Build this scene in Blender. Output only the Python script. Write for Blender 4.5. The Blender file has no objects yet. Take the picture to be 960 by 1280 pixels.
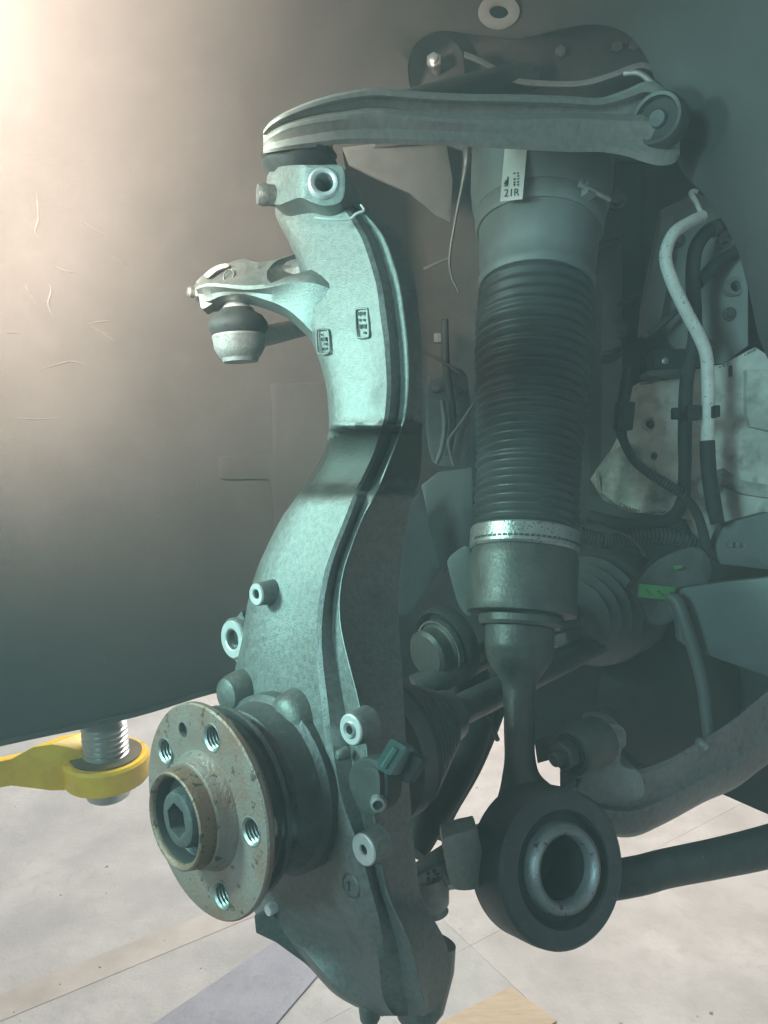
import bpy, bmesh, math, random
import numpy as np
from mathutils import Vector, Matrix
from mathutils.geometry import delaunay_2d_cdt

random.seed(7)
SC = bpy.context.scene
COL = SC.collection

# ------------------------------------------------------------------ camera
F = 962.0                       # focal length in photograph pixels (960 x 1280)
PITCH = math.radians(10)
CAM = Vector((0, 0, 1.15))
cd = bpy.data.cameras.new('camera'); cam = bpy.data.objects.new('camera', cd); COL.objects.link(cam)
cam.location = CAM; cam.rotation_euler = (math.pi/2 - PITCH, 0, 0)
cd.sensor_fit = 'VERTICAL'; cd.sensor_height = 34.6; cd.lens = 34.6*F/1280
cd.clip_start = 0.02; cd.clip_end = 100
SC.camera = cam

# ------------------------------------------------------------------ world + lamps
w = bpy.data.worlds.new('World'); SC.world = w; w.use_nodes = True
w.node_tree.nodes['Background'].inputs[0].default_value = (0.58, 0.82, 0.92, 1)
w.node_tree.nodes['Background'].inputs[1].default_value = 0.22

def lamp(name, kind, loc, target, energy, color, size=0.5, size_y=None, spot=None, blend=0.5, spread=180):
    l = bpy.data.lights.new(name, kind); o = bpy.data.objects.new(name, l); COL.objects.link(o)
    l.energy = energy; l.color = color
    if kind == 'AREA':
        l.shape = 'RECTANGLE' if size_y else 'DISK'
        l.size = size; l.spread = math.radians(spread)
        if size_y: l.size_y = size_y
    else:
        l.shadow_soft_size = size
    if kind == 'SPOT':
        l.spot_size = math.radians(spot); l.spot_blend = blend
    o.location = loc
    o.rotation_euler = (Vector(target)-Vector(loc)).to_track_quat('-Z', 'Y').to_euler()
    return o
R_ = Vector((1, 0, 0)); FW = Vector((0, math.cos(PITCH), -math.sin(PITCH))); UP = Vector((0, math.sin(PITCH), math.cos(PITCH)))
def P(px, py, d):
    return CAM + R_*((px-480)/F*d) - UP*((py-640)/F*d) + FW*d
def D(x, down, depth):
    return R_*x - UP*down + FW*depth

# cool daylight from the open workshop door, left of the car
lamp('door_daylight', 'AREA', P(-1720, -160, 0.35), P(400, 640, .58), 4.3, (0.50, 1.0, 0.90), 0.22, spread=95)
# softer daylight from the open side behind the photographer
lamp('front_daylight', 'AREA', CAM + Vector((-1.05, -.6, .35)), P(840, 520, .95), 4.0, (0.52, 0.98, 1.0), 0.4, spread=75)
# added warm spot up left, imitating lens glare over the liner
lamp('warm_glare_lamp', 'SPOT', P(-330, -20, 0.36), P(-60, 150, .74), 80, (1.0, 0.765, 0.61), 0.05, spot=127, blend=1.0)
# workshop roof light over the floor beyond the car
lamp('workshop_roof_light', 'AREA', (0.7, 3.8, 3.4), (0.2, 1.8, 0), 540, (1.0, 0.925, 0.865), 3.0, 2.0)
SC.view_settings.view_transform = 'Standard'; SC.view_settings.look = 'None'
SC.view_settings.gamma = 1; SC.view_settings.exposure = 0.0
SC.view_settings.use_curve_mapping = False
VEIL_DENSITY = 0.13
SC.cycles.volume_bounces = 0
SC.cycles.max_bounces = 4; SC.cycles.diffuse_bounces = 3; SC.cycles.glossy_bounces = 2; SC.cycles.use_denoising = True
SC.cycles.use_adaptive_sampling = True; SC.cycles.adaptive_threshold = 0.04

# ------------------------------------------------------------------ materials
MATS = {}
def mat(name, col, rough=0.5, metal=0.0, col2=None, scale=40, mix=0.5, bump=0.0, bscale=None, col3=None, s3=300, t3=0.62,
        rough2=None, spec=0.5, detail=6, alpha_stretch=None):
    m = bpy.data.materials.new(name); m.use_nodes = True
    nt = m.node_tree; N = nt.nodes; L = nt.links
    b = N['Principled BSDF']
    b.inputs['Roughness'].default_value = rough; b.inputs['Metallic'].default_value = metal
    b.inputs['Specular IOR Level'].default_value = spec
    tc = N.new('ShaderNodeTexCoord'); vec = tc.outputs['Object']
    if alpha_stretch:
        mp = N.new('ShaderNodeMapping'); mp.inputs['Scale'].default_value = alpha_stretch
        L.new(vec, mp.inputs[0]); vec = mp.outputs[0]
    def c4(c): return (c[0], c[1], c[2], 1)
    b.inputs['Base Color'].default_value = c4(col)
    if col2:
        n = N.new('ShaderNodeTexNoise'); n.inputs['Scale'].default_value = scale; n.inputs['Detail'].default_value = detail
        n.inputs['Roughness'].default_value = 0.65
        L.new(vec, n.inputs['Vector'])
        r = N.new('ShaderNodeValToRGB'); r.color_ramp.elements[0].position = max(0, mix-.16); r.color_ramp.elements[1].position = min(1, mix+.16)
        r.color_ramp.elements[0].color = c4(col); r.color_ramp.elements[1].color = c4(col2)
        L.new(n.outputs['Fac'], r.inputs[0]); out = r.outputs[0]
        if col3:
            n3 = N.new('ShaderNodeTexNoise'); n3.inputs['Scale'].default_value = s3; n3.inputs['Detail'].default_value = 3
            L.new(vec, n3.inputs['Vector'])
            r3 = N.new('ShaderNodeValToRGB'); r3.color_ramp.elements[0].position = t3; r3.color_ramp.elements[1].position = min(1, t3+(.06 if s3 > 100 else .20)); r3.color_ramp.elements[1].color = (1, 1, 1, 1) if s3 > 100 else (.75, .75, .75, 1)
            L.new(n3.outputs['Fac'], r3.inputs[0])
            mx = N.new('ShaderNodeMix'); mx.data_type = 'RGBA'
            L.new(r3.outputs[0], mx.inputs[0]); L.new(out, mx.inputs[6]); mx.inputs[7].default_value = c4(col3)
            out = mx.outputs[2]
        L.new(out, b.inputs['Base Color'])
        if rough2 is not None:
            mr = N.new('ShaderNodeMapRange'); mr.inputs[1].default_value = mix-.2; mr.inputs[2].default_value = mix+.2
            mr.inputs[3].default_value = rough; mr.inputs[4].default_value = rough2
            L.new(n.outputs['Fac'], mr.inputs[0]); L.new(mr.outputs[0], b.inputs['Roughness'])
    if bump:
        nb = N.new('ShaderNodeTexNoise'); nb.inputs['Scale'].default_value = bscale or scale*4; nb.inputs['Detail'].default_value = 5
        L.new(vec, nb.inputs['Vector'])
        bp = N.new('ShaderNodeBump'); bp.inputs['Strength'].default_value = bump; bp.inputs['Distance'].default_value = 0.002
        L.new(nb.outputs['Fac'], bp.inputs['Height']); L.new(bp.outputs[0], b.inputs['Normal'])
    MATS[name] = m
    return m

mat('cast_iron', (0.145, 0.152, 0.146), .42, .62, (0.225, 0.234, 0.226), 240, .5, .28, 1000, (0.085, 0.088, 0.082), 24, .60, .56)
mat('machined', (0.72, 0.73, 0.72), .34, .45, (0.58, 0.58, 0.58), 90, .5, .08, 500)
mat('hub_steel', (0.27, 0.23, 0.21), .44, .4, (0.24, 0.10, 0.06), 19, .53, .35, 420, (0.10, 0.075, 0.06), 150, .62, .68)
mat('sleeve_steel', (0.34, 0.34, 0.36), .46, .55, (0.24, 0.235, 0.24), 60, .55, .2, 400, (0.10, 0.09, 0.08), 150, .64, .5)
mat('thread_steel', (0.34, 0.36, 0.35), .42, .7, (0.24, 0.25, 0.24), 90, .5, .1, 300)
mat('dark_speckle', (0.035, 0.033, 0.028), .38, .1, (0.085, 0.08, 0.066), 60, .55, .5, 420, (0.20, 0.20, 0.18), 330, .66, .7)
mat('rusty_steel', (0.19, 0.10, 0.07), .5, .35, (0.27, 0.185, 0.14), 50, .5, .3, 500, (0.07, 0.05, 0.035), 200, .58)
mat('oily_steel', (0.085, 0.09, 0.085), .38, .5, (0.14, 0.145, 0.135), 40, .5, .3, 300, rough2=.6)
mat('dark_steel', (0.065, 0.068, 0.07), .42, .35, (0.11, 0.112, 0.11), 45, .5, .35, 300, (0.17, 0.17, 0.165), 160, .68, .6)
mat('black_rubber', (0.022, 0.023, 0.024), .62, 0, (0.05, 0.052, 0.052), 30, .55, .15, 300, rough2=.8)
mat('gaiter_rubber', (0.040, 0.044, 0.046), .40, 0, (0.07, 0.076, 0.078), 22, .55, .06, 300, rough2=.55)
mat('canister', (0.16, 0.18, 0.18), .5, .2, (0.22, 0.24, 0.235), 16, .5, .1, 200, (0.10, 0.11, 0.11), 60, .66, .65)
mat('arm_alloy', (0.34, 0.335, 0.31), .46, .35, (0.46, 0.45, 0.42), 120, .5, .2, 600, (0.20, 0.19, 0.17), 40, .62, .6)
mat('band_steel', (0.42, 0.44, 0.43), .36, .7, (0.30, 0.31, 0.30), 60, .5, .3, 350, (0.1, 0.1, 0.1), 380, .6)
mat('liner_plastic', (0.074, 0.0755, 0.0755), .60, 0, (0.092, 0.0935, 0.0935), 7, .5, .16, 900, (0.102, 0.1035, 0.1035), 19, .60, .72)
mat('scuff', (0.135, 0.134, 0.13), .7, 0, (0.09, 0.09, 0.088), 90, .5)
mat('yellow_paint', (0.98, 0.64, 0.01), .38, 0, (0.74, 0.40, 0.01), 14, .55, .15, 160, (0.16, 0.10, 0.03), 48, .66, .55)
mat('grimy_paint', (0.06, 0.05, 0.03), .6, 0, (0.20, 0.13, 0.03), 30, .6, .2, 200)
mat('zinc', (0.55, 0.56, 0.56), .33, .8, (0.42, 0.43, 0.43), 70, .5, .1, 300)
mat('white_body', (0.70, 0.72, 0.66), .48, 0, (0.36, 0.36, 0.31), 13, .52, .5, 50, (0.12, 0.105, 0.08), 30, .56, .65)
mat('dirty_body', (0.50, 0.51, 0.46), .6, 0, (0.10, 0.10, 0.085), 18, .5, .2, 160, (0.66, 0.68, 0.63), 30, .66)
mat('dim_body', (0.15, 0.17, 0.16), .55, 0, (0.20, 0.215, 0.20), 12, .5, .1, 160)
mat('grey_plastic', (0.07, 0.085, 0.085), .5, 0, (0.09, 0.105, 0.10), 12, .5, .1, 200)
mat('dark_body', (0.022, 0.024, 0.026), .7, 0, (0.05, 0.05, 0.048), 9, .5, .2, 90)
mat('pale_pipe', (0.78, 0.80, 0.75), .45, 0, (0.62, 0.64, 0.59), 70, .5, .25, 500, (0.25, 0.25, 0.23), 300, .64)
mat('eye_casing', (0.058, 0.058, 0.064), .46, 0.1, (0.085, 0.085, 0.092), 60, .5, .2, 500, (0.13, 0.13, 0.13), 240, .68, .62)
mat('green_alloy', (0.30, 0.32, 0.295), .5, .2, (0.40, 0.415, 0.385), 120, .5, .3, 500)
mat('grommet_grey', (0.30, 0.31, 0.30), .6)
mat('floor_brown', (0.34, 0.30, 0.265), .85, 0, (0.46, 0.42, 0.385), 9, .5, .3, 60)
mat('green_tag', (0.07, 0.24, 0.07), .55, 0, (0.10, 0.30, 0.09), 40, .5)
mat('paper', (0.66, 0.68, 0.66), .6, 0, (0.58, 0.6, 0.58), 60, .5)
mat('ink', (0.02, 0.02, 0.022), .6)
mat('sensor_green', (0.06, 0.12, 0.11), .45, 0, (0.09, 0.16, 0.15), 60, .5, .1, 400)
mat('floor_concrete', (0.33, 0.305, 0.285), .8, 0, (0.50, 0.47, 0.445), 4.5, .5, .5, 120, (0.36, 0.335, 0.315), 30, .52, .85, detail=12)
mat('floor_grey', (0.31, 0.30, 0.29), .8, 0, (0.46, 0.445, 0.43), 5.2, .5, .5, 120, (0.34, 0.325, 0.315), 36, .52, .85, detail=12)
mat('steel_strip', (0.21, 0.21, 0.25), .65, .1, (0.29, 0.285, 0.325), 18, .5, .3, 160, (0.16, 0.16, 0.18), 60, .58, .7)
mat('wood', (0.40, 0.30, 0.20), .8, 0, (0.48, 0.38, 0.27), 22, .5, .3, 90, (0.30, 0.21, 0.13), 60, .58, alpha_stretch=(1, 6, 1))
mat('boot_rubber', (0.075, 0.078, 0.082), .38, 0, (0.12, 0.122, 0.125), 26, .55, .1, 300, rough2=.55)
mat('arm_iron', (0.26, 0.26, 0.26), .46, .4, (0.37, 0.37, 0.36), 130, .5, .35, 500, (0.14, 0.14, 0.135), 45, .60, .62)
mat('weld', (0.30, 0.31, 0.29), .5, .2, (0.2, 0.2, 0.19), 80, .5, .4, 300)

def dark_band(m, top, bot, col, dirn):
    # darker colour between two levels along a direction, with a ragged edge
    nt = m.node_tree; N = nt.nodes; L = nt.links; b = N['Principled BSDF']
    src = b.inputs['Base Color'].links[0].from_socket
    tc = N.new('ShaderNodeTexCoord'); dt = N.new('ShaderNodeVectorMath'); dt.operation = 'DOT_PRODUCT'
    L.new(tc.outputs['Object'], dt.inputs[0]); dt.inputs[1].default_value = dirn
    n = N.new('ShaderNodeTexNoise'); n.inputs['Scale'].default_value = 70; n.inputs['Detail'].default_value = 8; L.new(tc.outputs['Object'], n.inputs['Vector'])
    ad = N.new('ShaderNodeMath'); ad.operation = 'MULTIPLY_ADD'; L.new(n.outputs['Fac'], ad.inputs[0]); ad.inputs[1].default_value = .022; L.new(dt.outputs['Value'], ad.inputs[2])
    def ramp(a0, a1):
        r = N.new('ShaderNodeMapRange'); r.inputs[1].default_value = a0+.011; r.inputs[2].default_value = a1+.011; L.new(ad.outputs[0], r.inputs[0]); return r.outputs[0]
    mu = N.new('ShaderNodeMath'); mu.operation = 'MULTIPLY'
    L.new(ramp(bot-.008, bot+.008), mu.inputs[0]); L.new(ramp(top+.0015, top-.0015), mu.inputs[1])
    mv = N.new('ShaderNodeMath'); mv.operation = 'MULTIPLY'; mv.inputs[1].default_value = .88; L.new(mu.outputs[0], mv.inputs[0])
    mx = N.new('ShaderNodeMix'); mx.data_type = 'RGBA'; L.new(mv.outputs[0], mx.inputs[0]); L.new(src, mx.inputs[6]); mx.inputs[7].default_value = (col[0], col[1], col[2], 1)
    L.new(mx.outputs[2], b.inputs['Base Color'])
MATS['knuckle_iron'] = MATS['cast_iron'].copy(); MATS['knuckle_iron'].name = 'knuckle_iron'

# ------------------------------------------------------------------ mesh helpers
def tag(o, label=None, cat=None, group=None, kind=None):
    if label: o['label'] = label
    if cat: o['category'] = cat
    if group: o['group'] = group
    if kind: o['kind'] = kind
    return o
def thing(name, loc, label, cat, group=None):
    e = bpy.data.objects.new(name, None); COL.objects.link(e); e.location = loc; e.empty_display_size = .05
    return tag(e, label, cat, group)
def wloc(o):
    v = Vector((0, 0, 0))
    while o: v = v + o.location; o = o.parent
    return v
def build(name, geo, material, parent=None, smooth=40, bevel=0.0, bang=35, subs=0):
    """geo = (verts, faces): one mesh object; mesh coordinates are world coordinates relative to the thing's base"""
    verts, faces = geo
    me = bpy.data.meshes.new(name)
    me.from_pydata([tuple(v) for v in verts], [], faces); me.validate(); me.update()
    bm = bmesh.new(); bm.from_mesh(me)
    bmesh.ops.remove_doubles(bm, verts=bm.verts, dist=1e-6)
    bmesh.ops.recalc_face_normals(bm, faces=bm.faces)
    if bevel:
        es = [e for e in bm.edges if len(e.link_faces) == 2 and e.calc_face_angle(0) > math.radians(bang)]
        try: bmesh.ops.bevel(bm, geom=es, offset=bevel, segments=2, profile=.6, affect='EDGES', clamp_overlap=True)
        except Exception as ex: print('bevel', name, ex)
    for f in bm.faces: f.smooth = bool(smooth)
    bm.to_mesh(me); bm.free()
    if smooth: me.set_sharp_from_angle(angle=math.radians(smooth))
    me.materials.append(MATS[material])
    o = bpy.data.objects.new(name, me); COL.objects.link(o)
    if parent:
        o.parent = parent
        root = parent
        while root.parent: root = root.parent
        if parent is root: o.matrix_parent_inverse = Matrix.Translation(-root.location)
    if subs:
        md = o.modifiers.new('sub', 'SUBSURF'); md.levels = subs; md.render_levels = subs
    return o
def merge(*geos):
    V = []; Fc = []
    for v, f in geos:
        k = len(V); V += list(v); Fc += [tuple(i+k for i in q) for q in f]
    return V, Fc
def frame(axis, ref=None):
    a = axis.normalized()
    ref = ref or Vector((0, 0, 1))
    if abs(a.dot(ref.normalized())) > .97: ref = Vector((1, 0, 0))
    u = (ref - a*ref.dot(a)).normalized()
    return a, u, a.cross(u)
def lathe(c, axis, prof, seg=40, ref=None, closed=False, capped=True):
    """prof = [(radius, height along axis)]"""
    a, u, v = frame(axis, ref)
    V = []; Fc = []
    n = len(prof)
    for r, h in prof:
        for k in range(seg):
            t = 2*math.pi*k/seg
            V.append(c + a*h + (u*math.cos(t)+v*math.sin(t))*max(r, 1e-5))
    rows = n if closed else n-1
    for i in range(rows):
        j = (i+1) % n
        for k in range(seg):
            k2 = (k+1) % seg
            Fc.append((i*seg+k, i*seg+k2, j*seg+k2, j*seg+k))
    if not closed and capped:
        Fc.append(tuple(range(seg))[::-1]); Fc.append(tuple((n-1)*seg+k for k in range(seg)))
    return V, Fc
def crom(pts, per=6):
    """Catmull-Rom through tuples / Vectors"""
    A = [np.array(p, float) for p in pts]
    out = []
    n = len(A)
    for i in range(n-1):
        p0 = A[max(i-1, 0)]; p1 = A[i]; p2 = A[i+1]; p3 = A[min(i+2, n-1)]
        for s in range(per):
            t = s/per
            out.append(.5*((2*p1)+(-p0+p2)*t+(2*p0-5*p1+4*p2-p3)*t*t+(-p0+3*p1-3*p2+p3)*t**3))
    out.append(A[-1])
    return out
def tube(pix, per=6, seg=14, world=False, squash=None):
    """pix = [(px, py, depth, radius_m)] a smooth tube through the points"""
    S = crom([tuple(p) for p in pix], per)
    if world: C = [Vector(s[:3]) for s in S]; Rr = [s[3] for s in S]
    else: C = [P(s[0], s[1], s[2]) for s in S]; Rr = [s[3] for s in S]
    V = []; Fc = []
    u = None
    for i, c in enumerate(C):
        t = (C[min(i+1, len(C)-1)]-C[max(i-1, 0)]).normalized()
        if u is None: _, u, _ = frame(t)
        u = (u - t*u.dot(t)).normalized(); v = t.cross(u)
        for k in range(seg):
            a = 2*math.pi*k/seg
            V.append(c+(u*math.cos(a)+v*math.sin(a))*max(Rr[i], 1e-5))
    for i in range(len(C)-1):
        for k in range(seg):
            k2 = (k+1) % seg
            Fc.append((i*seg+k, i*seg+k2, (i+1)*seg+k2, (i+1)*seg+k))
    Fc.append(tuple(range(seg))[::-1]); Fc.append(tuple((len(C)-1)*seg+k for k in range(seg)))
    return V, Fc
def loft(rings):
    m = len(rings[0]); V = [p for r in rings for p in r]; Fc = []
    for i in range(len(rings)-1):
        for k in range(m):
            k2 = (k+1) % m
            Fc.append((i*m+k, i*m+k2, (i+1)*m+k2, (i+1)*m+k))
    Fc.append(tuple(range(m))[::-1]); Fc.append(tuple((len(rings)-1)*m+k for k in range(m)))
    return V, Fc
def inside(poly, x, y):
    r = False; n = len(poly); j = n-1
    for i in range(n):
        xi, yi = poly[i]; xj, yj = poly[j]
        if (yi > y) != (yj > y) and x < (xj-xi)*(y-yi)/(yj-yi)+xi: r = not r
        j = i
    return r
def rounded(poly, per=5):
    c = list(poly)
    ext = [c[-1]] + c + [c[0], c[1]]
    S = crom(ext, per)
    return [tuple(s) for s in S[per:-per-1]]
def ell(cx, cy, rx, ry, n=24, rot=0):
    return [(cx+rx*math.cos(t)*math.cos(rot)-ry*math.sin(t)*math.sin(rot), cy+rx*math.cos(t)*math.sin(rot)+ry*math.sin(t)*math.cos(rot))
            for t in [2*math.pi*k/n for k in range(n)]]
def plate(outline, dfn, thick, holes=(), step=25, back=None):
    """a sheet with real thickness: the outline and its depth function give the near face"""
    if not callable(dfn):
        dv = dfn; dfn = lambda x, y: dv
    back = (back or D(0, 0, 1)).normalized()*thick
    loops = [list(outline)]+[list(h) for h in holes]
    pts = []; edges = []
    for lp in loops:
        k = len(pts); pts += [Vector(p) for p in lp]
        edges += [(k+i, k+(i+1) % len(lp)) for i in range(len(lp))]
    xs = [p[0] for p in outline]; ys = [p[1] for p in outline]
    x = min(xs)+step*.5
    while x < max(xs):
        y = min(ys)+step*.5
        while y < max(ys):
            if inside(outline, x, y) and not any(inside(h, x, y) for h in holes): pts.append(Vector((x, y)))
            y += step
        x += step
    vs, es, fs, *_ = delaunay_2d_cdt(pts, edges, [], 0, 1e-4)
    keep = []
    for f in fs:
        cx = sum(vs[i].x for i in f)/3; cy = sum(vs[i].y for i in f)/3
        if inside(outline, cx, cy) and not any(inside(h, cx, cy) for h in holes): keep.append(tuple(f))
    n = len(vs)
    V = [P(v.x, v.y, dfn(v.x, v.y)) for v in vs]
    V = V+[p+back for p in V]
    Fc = list(keep)+[tuple(i+n for i in f)[::-1] for f in keep]
    cnt = {}
    for f in keep:
        for i in range(3):
            a, b = f[i], f[(i+1) % 3]
            key = (min(a, b), max(a, b)); cnt.setdefault(key, []).append((a, b))
    for key, l in cnt.items():
        if len(l) == 1:
            a, b = l[0]; Fc.append((b, a, a+n, b+n))
    used = sorted({i for f in Fc for i in f}); mp = {i: k for k, i in enumerate(used)}
    return [V[i] for i in used], [tuple(mp[i] for i in f) for f in Fc]
def box(c, ax, ay, az, sx, sy, sz):
    V = [c+ax*(i*sx/2)+ay*(j*sy/2)+az*(k*sz/2) for i in (-1, 1) for j in (-1, 1) for k in (-1, 1)]
    return V, [(0, 1, 3, 2), (4, 6, 7, 5), (0, 4, 5, 1), (2, 3, 7, 6), (0, 2, 6, 4), (1, 5, 7, 3)]
def hexa(c, axis, r, h0, h1, ref=None):
    return lathe(c, axis, [(r*.9, h0), (r, h0+(h1-h0)*.12), (r, h1-(h1-h0)*.18), (r*.86, h1)], 6, ref)
def tps(ctrl):
    """thin-plate spline depth field through (px, py, depth)"""
    X = np.array([(c[0]/500., c[1]/500.) for c in ctrl]); z = np.array([c[2] for c in ctrl]); n = len(X)
    d = np.linalg.norm(X[:, None]-X[None], axis=2)
    K = np.where(d > 0, d*d*np.log(d+1e-12), 0)+np.eye(n)*1e-4
    Q = np.hstack([np.ones((n, 1)), X]); A = np.zeros((n+3, n+3)); A[:n, :n] = K; A[:n, n:] = Q; A[n:, :n] = Q.T
    wv = np.linalg.solve(A, np.concatenate([z, np.zeros(3)]))
    def f(x, y):
        p = np.array((x/500., y/500.)); r = np.linalg.norm(X-p, axis=1)
        return float(np.dot(wv[:n], np.where(r > 0, r*r*np.log(r+1e-12), 0))+wv[n]+wv[n+1]*p[0]+wv[n+2]*p[1])
    return f
def cut(o, geo):
    """subtract a solid from a mesh part and bake the result"""
    me = bpy.data.meshes.new('cutter'); me.from_pydata([tuple(v) for v in geo[0]], [], geo[1]); me.update()
    bm = bmesh.new(); bm.from_mesh(me); bmesh.ops.recalc_face_normals(bm, faces=bm.faces); bm.to_mesh(me); bm.free()
    c = bpy.data.objects.new('cutter', me); COL.objects.link(c)
    md = o.modifiers.new('cut', 'BOOLEAN'); md.operation = 'DIFFERENCE'; md.object = c; md.solver = 'EXACT'
    bpy.context.view_layer.update()
    dg = bpy.context.evaluated_depsgraph_get()
    nm = bpy.data.meshes.new_from_object(o.evaluated_get(dg))
    o.modifiers.clear(); o.data = nm
    for p in nm.polygons: p.use_smooth = True
    nm.set_sharp_from_angle(angle=math.radians(35))
    bpy.data.objects.remove(c)

# wheel axle direction (outward) and the car's length direction, in camera axes (right, down, depth)
Aim = np.array((-.693, .051, -.719)); Aim /= np.linalg.norm(Aim)
Lim = np.array((.719, 0, -.693)); Lim /= np.linalg.norm(Lim)
A = D(*Aim).normalized(); LD = D(*Lim).normalized()
def dplane(px, py, nrm, c):
    return c/(nrm[0]*(px-480)/F+nrm[1]*(py-640)/F+nrm[2])
def PA(px, py, c): return P(px, py, dplane(px, py, Aim, c))       # on a plane facing the wheel side
def imc(p):                                                       # world -> camera (right, down, depth)
    q = p-CAM; return np.array((q.dot(R_), -q.dot(UP), q.dot(FW)))

# ================================================================== SETTING: floor
def floor_pt(px, py):
    r = P(px, py, 1)-CAM; t = -CAM.z/r.z; p = CAM+r*t
    return (p.x, p.y)
def slab(name, quad, z0, z1, material, parent=None, bevel=.001):
    V = [Vector((x, y, z1)) for x, y in quad]+[Vector((x, y, z0)) for x, y in quad]
    n = len(quad)
    Fc = [tuple(range(n)), tuple(range(n, 2*n))[::-1]]+[(i, (i+1) % n, (i+1) % n+n, i+n) for i in range(n)]
    return build(name, (V, Fc), material, parent, smooth=0, bevel=bevel)
g = slab('workshop_floor', [(-5, -1.5), (5, -1.5), (5, 7), (-5, 7)], -.2, -.0035, 'floor_grey', None, 0)
tag(g, 'bare concrete workshop floor under the raised car', kind='structure')
# concrete slabs laid on it, joints follow the photograph's joint lines
ja = Vector(floor_pt(0, 1262)+(0,)); jb = Vector(floor_pt(330, 1128)+(0,)); jd = (jb-ja).normalized(); jn = Vector((-jd.y, jd.x, 0))
def slab_at(u0, u1, v0, v1, m):
    q = [ja+jd*u+jn*v for u, v in ((u0, v0), (u1, v0), (u1, v1), (u0, v1))]
    return slab('floor_slab', [(p.x, p.y) for p in q], -.0033, 0, m, g, 0)
gap = .0003
jp = Vector(floor_pt(588, 1182)+(0,))-ja; u0 = jp.dot(jd); v0 = jp.dot(jn)
ub = [u0-4.0, u0, u0+4.0]
vb = [v0-2.4, v0, v0+4.5]
for i in range(len(ub)-1):
    for j in range(len(vb)-1):
        slab_at(ub[i]+gap, ub[i+1]-gap, vb[j]+gap, vb[j+1]-gap, 'floor_concrete' if i else 'floor_grey')
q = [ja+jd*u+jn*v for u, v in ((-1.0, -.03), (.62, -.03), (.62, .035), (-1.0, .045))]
slab('floor_brown_strip', [(p.x, p.y) for p in q], .0003, .0010, 'floor_brown', g, 0)  # browner strip laid over the slabs
sq = [floor_pt(*p) for p in ((165, 1300), (330, 1300), (420, 1195), (345, 1178))]
s = slab('steel_floor_strip', sq, .002, .005, 'steel_strip'); tag(s, 'flat lilac grey metal strip lying on the floor below the wheel hub', 'metal strip')
sq = [floor_pt(*p) for p in ((530, 1296), (638, 1241), (696, 1284), (600, 1350))]
s = slab('wooden_board', sq, .004, .014, 'wood'); tag(s, 'tan wooden board lying on the floor at the bottom edge', 'board')

# ================================================================== inner body wall (dark wheel house)
bodyd = tps([(350, 0, 1.12), (350, 800, 1.25), (600, -50, 1.10), (600, 300, 1.28), (600, 900, 1.30), (800, 100, 1.12), (800, 500, 1.2), (800, 950, 1.22),
             (1000, 0, 1.0), (1000, 500, 1.08), (1000, 1000, 1.1), (1200, 500, 1.0)])
iw = thing('inner_wheel_house', P(760, 900, 1.2), 'dark sheet metal inner wheel house wall behind the air strut', 'body panel')
build('wall_panel', plate([(360, -160), (1500, -160), (1500, 1250), (1100, 1085), (960, 1018), (885, 985), (770, 985), (700, 957), (668, 930), (640, 868), (604, 872), (560, 920), (480, 960), (360, 960)],
                          bodyd, .02, step=45), 'dark_body', iw)

# ================================================================== wheel arch liner
lind = tps([(-200, -150, .60), (-200, 300, .64), (-200, 950, .68), (0, -150, .62), (0, 0, .68), (0, 300, .77), (0, 600, .79), (0, 950, .79), (200, -150, .66), (200, 0, .74), (200, 300, .88), (200, 600, .92),
            (200, 900, .92), (400, -150, .72), (400, 0, .82), (400, 300, 1.02), (400, 600, 1.08), (400, 900, 1.1), (550, 0, .88), (540, 150, 1.02),
            (700, -50, .86), (700, 30, .92), (850, 0, .82), (960, 0, .72), (850, 150, .87), (960, 250, .77), (960, 420, .82), (1100, 300, .70), (1100, 0, .64), (1100, 600, .76)])
ln = thing('wheel_arch_liner', P(100, 905, .85), 'charcoal plastic wheel arch liner filling the left and top of the view', 'arch liner')
lopen = [tuple(q) for q in crom([(540, 176), (527, 150), (514, 115), (510, 80), (522, 50), (552, 36), (600, 42), (650, 46), (700, 34), (745, 28), (785, 40), (812, 75), (826, 125), (840, 170), (854, 212), (885, 245), (920, 300), (940, 370), (958, 440), (1010, 520)], 4)]
lout = [(-420, 1030), (-200, 978), (0, 931), (130, 904), (190, 889), (262, 867), (330, 855), (470, 838), (466, 600), (462, 400), (440, 260), (428, 190)]+lopen+[(1200, 640), (1300, 640), (1300, -260), (-420, -260)]
build('liner_shell', plate(lout, lind, .004, holes=[ell(624, 14, 12, 9, 20)], step=28), 'liner_plastic', ln, smooth=50)
build('raised_panel', plate(rounded([(338, 484), (340, 500), (341, 560), (336, 568), (280, 570), (273, 576), (273, 592), (280, 599), (330, 599), (338, 606), (343, 640), (342, 690), (350, 700), (440, 700), (450, 690), (450, 484), (440, 478), (350, 478)], 3),
                            lambda x, y: lind(x, y)-.004, .005, step=30), 'liner_plastic', ln, bevel=.0012)
# rolled lower lip
build('lower_lip', tube([(x, y-2, lind(x, y)-.002, .0035) for x, y in ((-420, 1030), (-200, 978), (0, 931), (130, 904), (190, 889), (262, 867), (330, 855), (450, 841))], 4, 8), 'liner_plastic', ln)
# pale grommet round the hole at the top
gc = P(624, 14, lind(624, 14)-.003)
build('grommet', merge(plate(ell(624, 14, 26, 21, 30), lambda x, y: lind(x, y)-.004, .004, holes=[ell(624, 14, 12, 9, 20)], step=12)), 'grommet_grey', ln, bevel=.0012)
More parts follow.
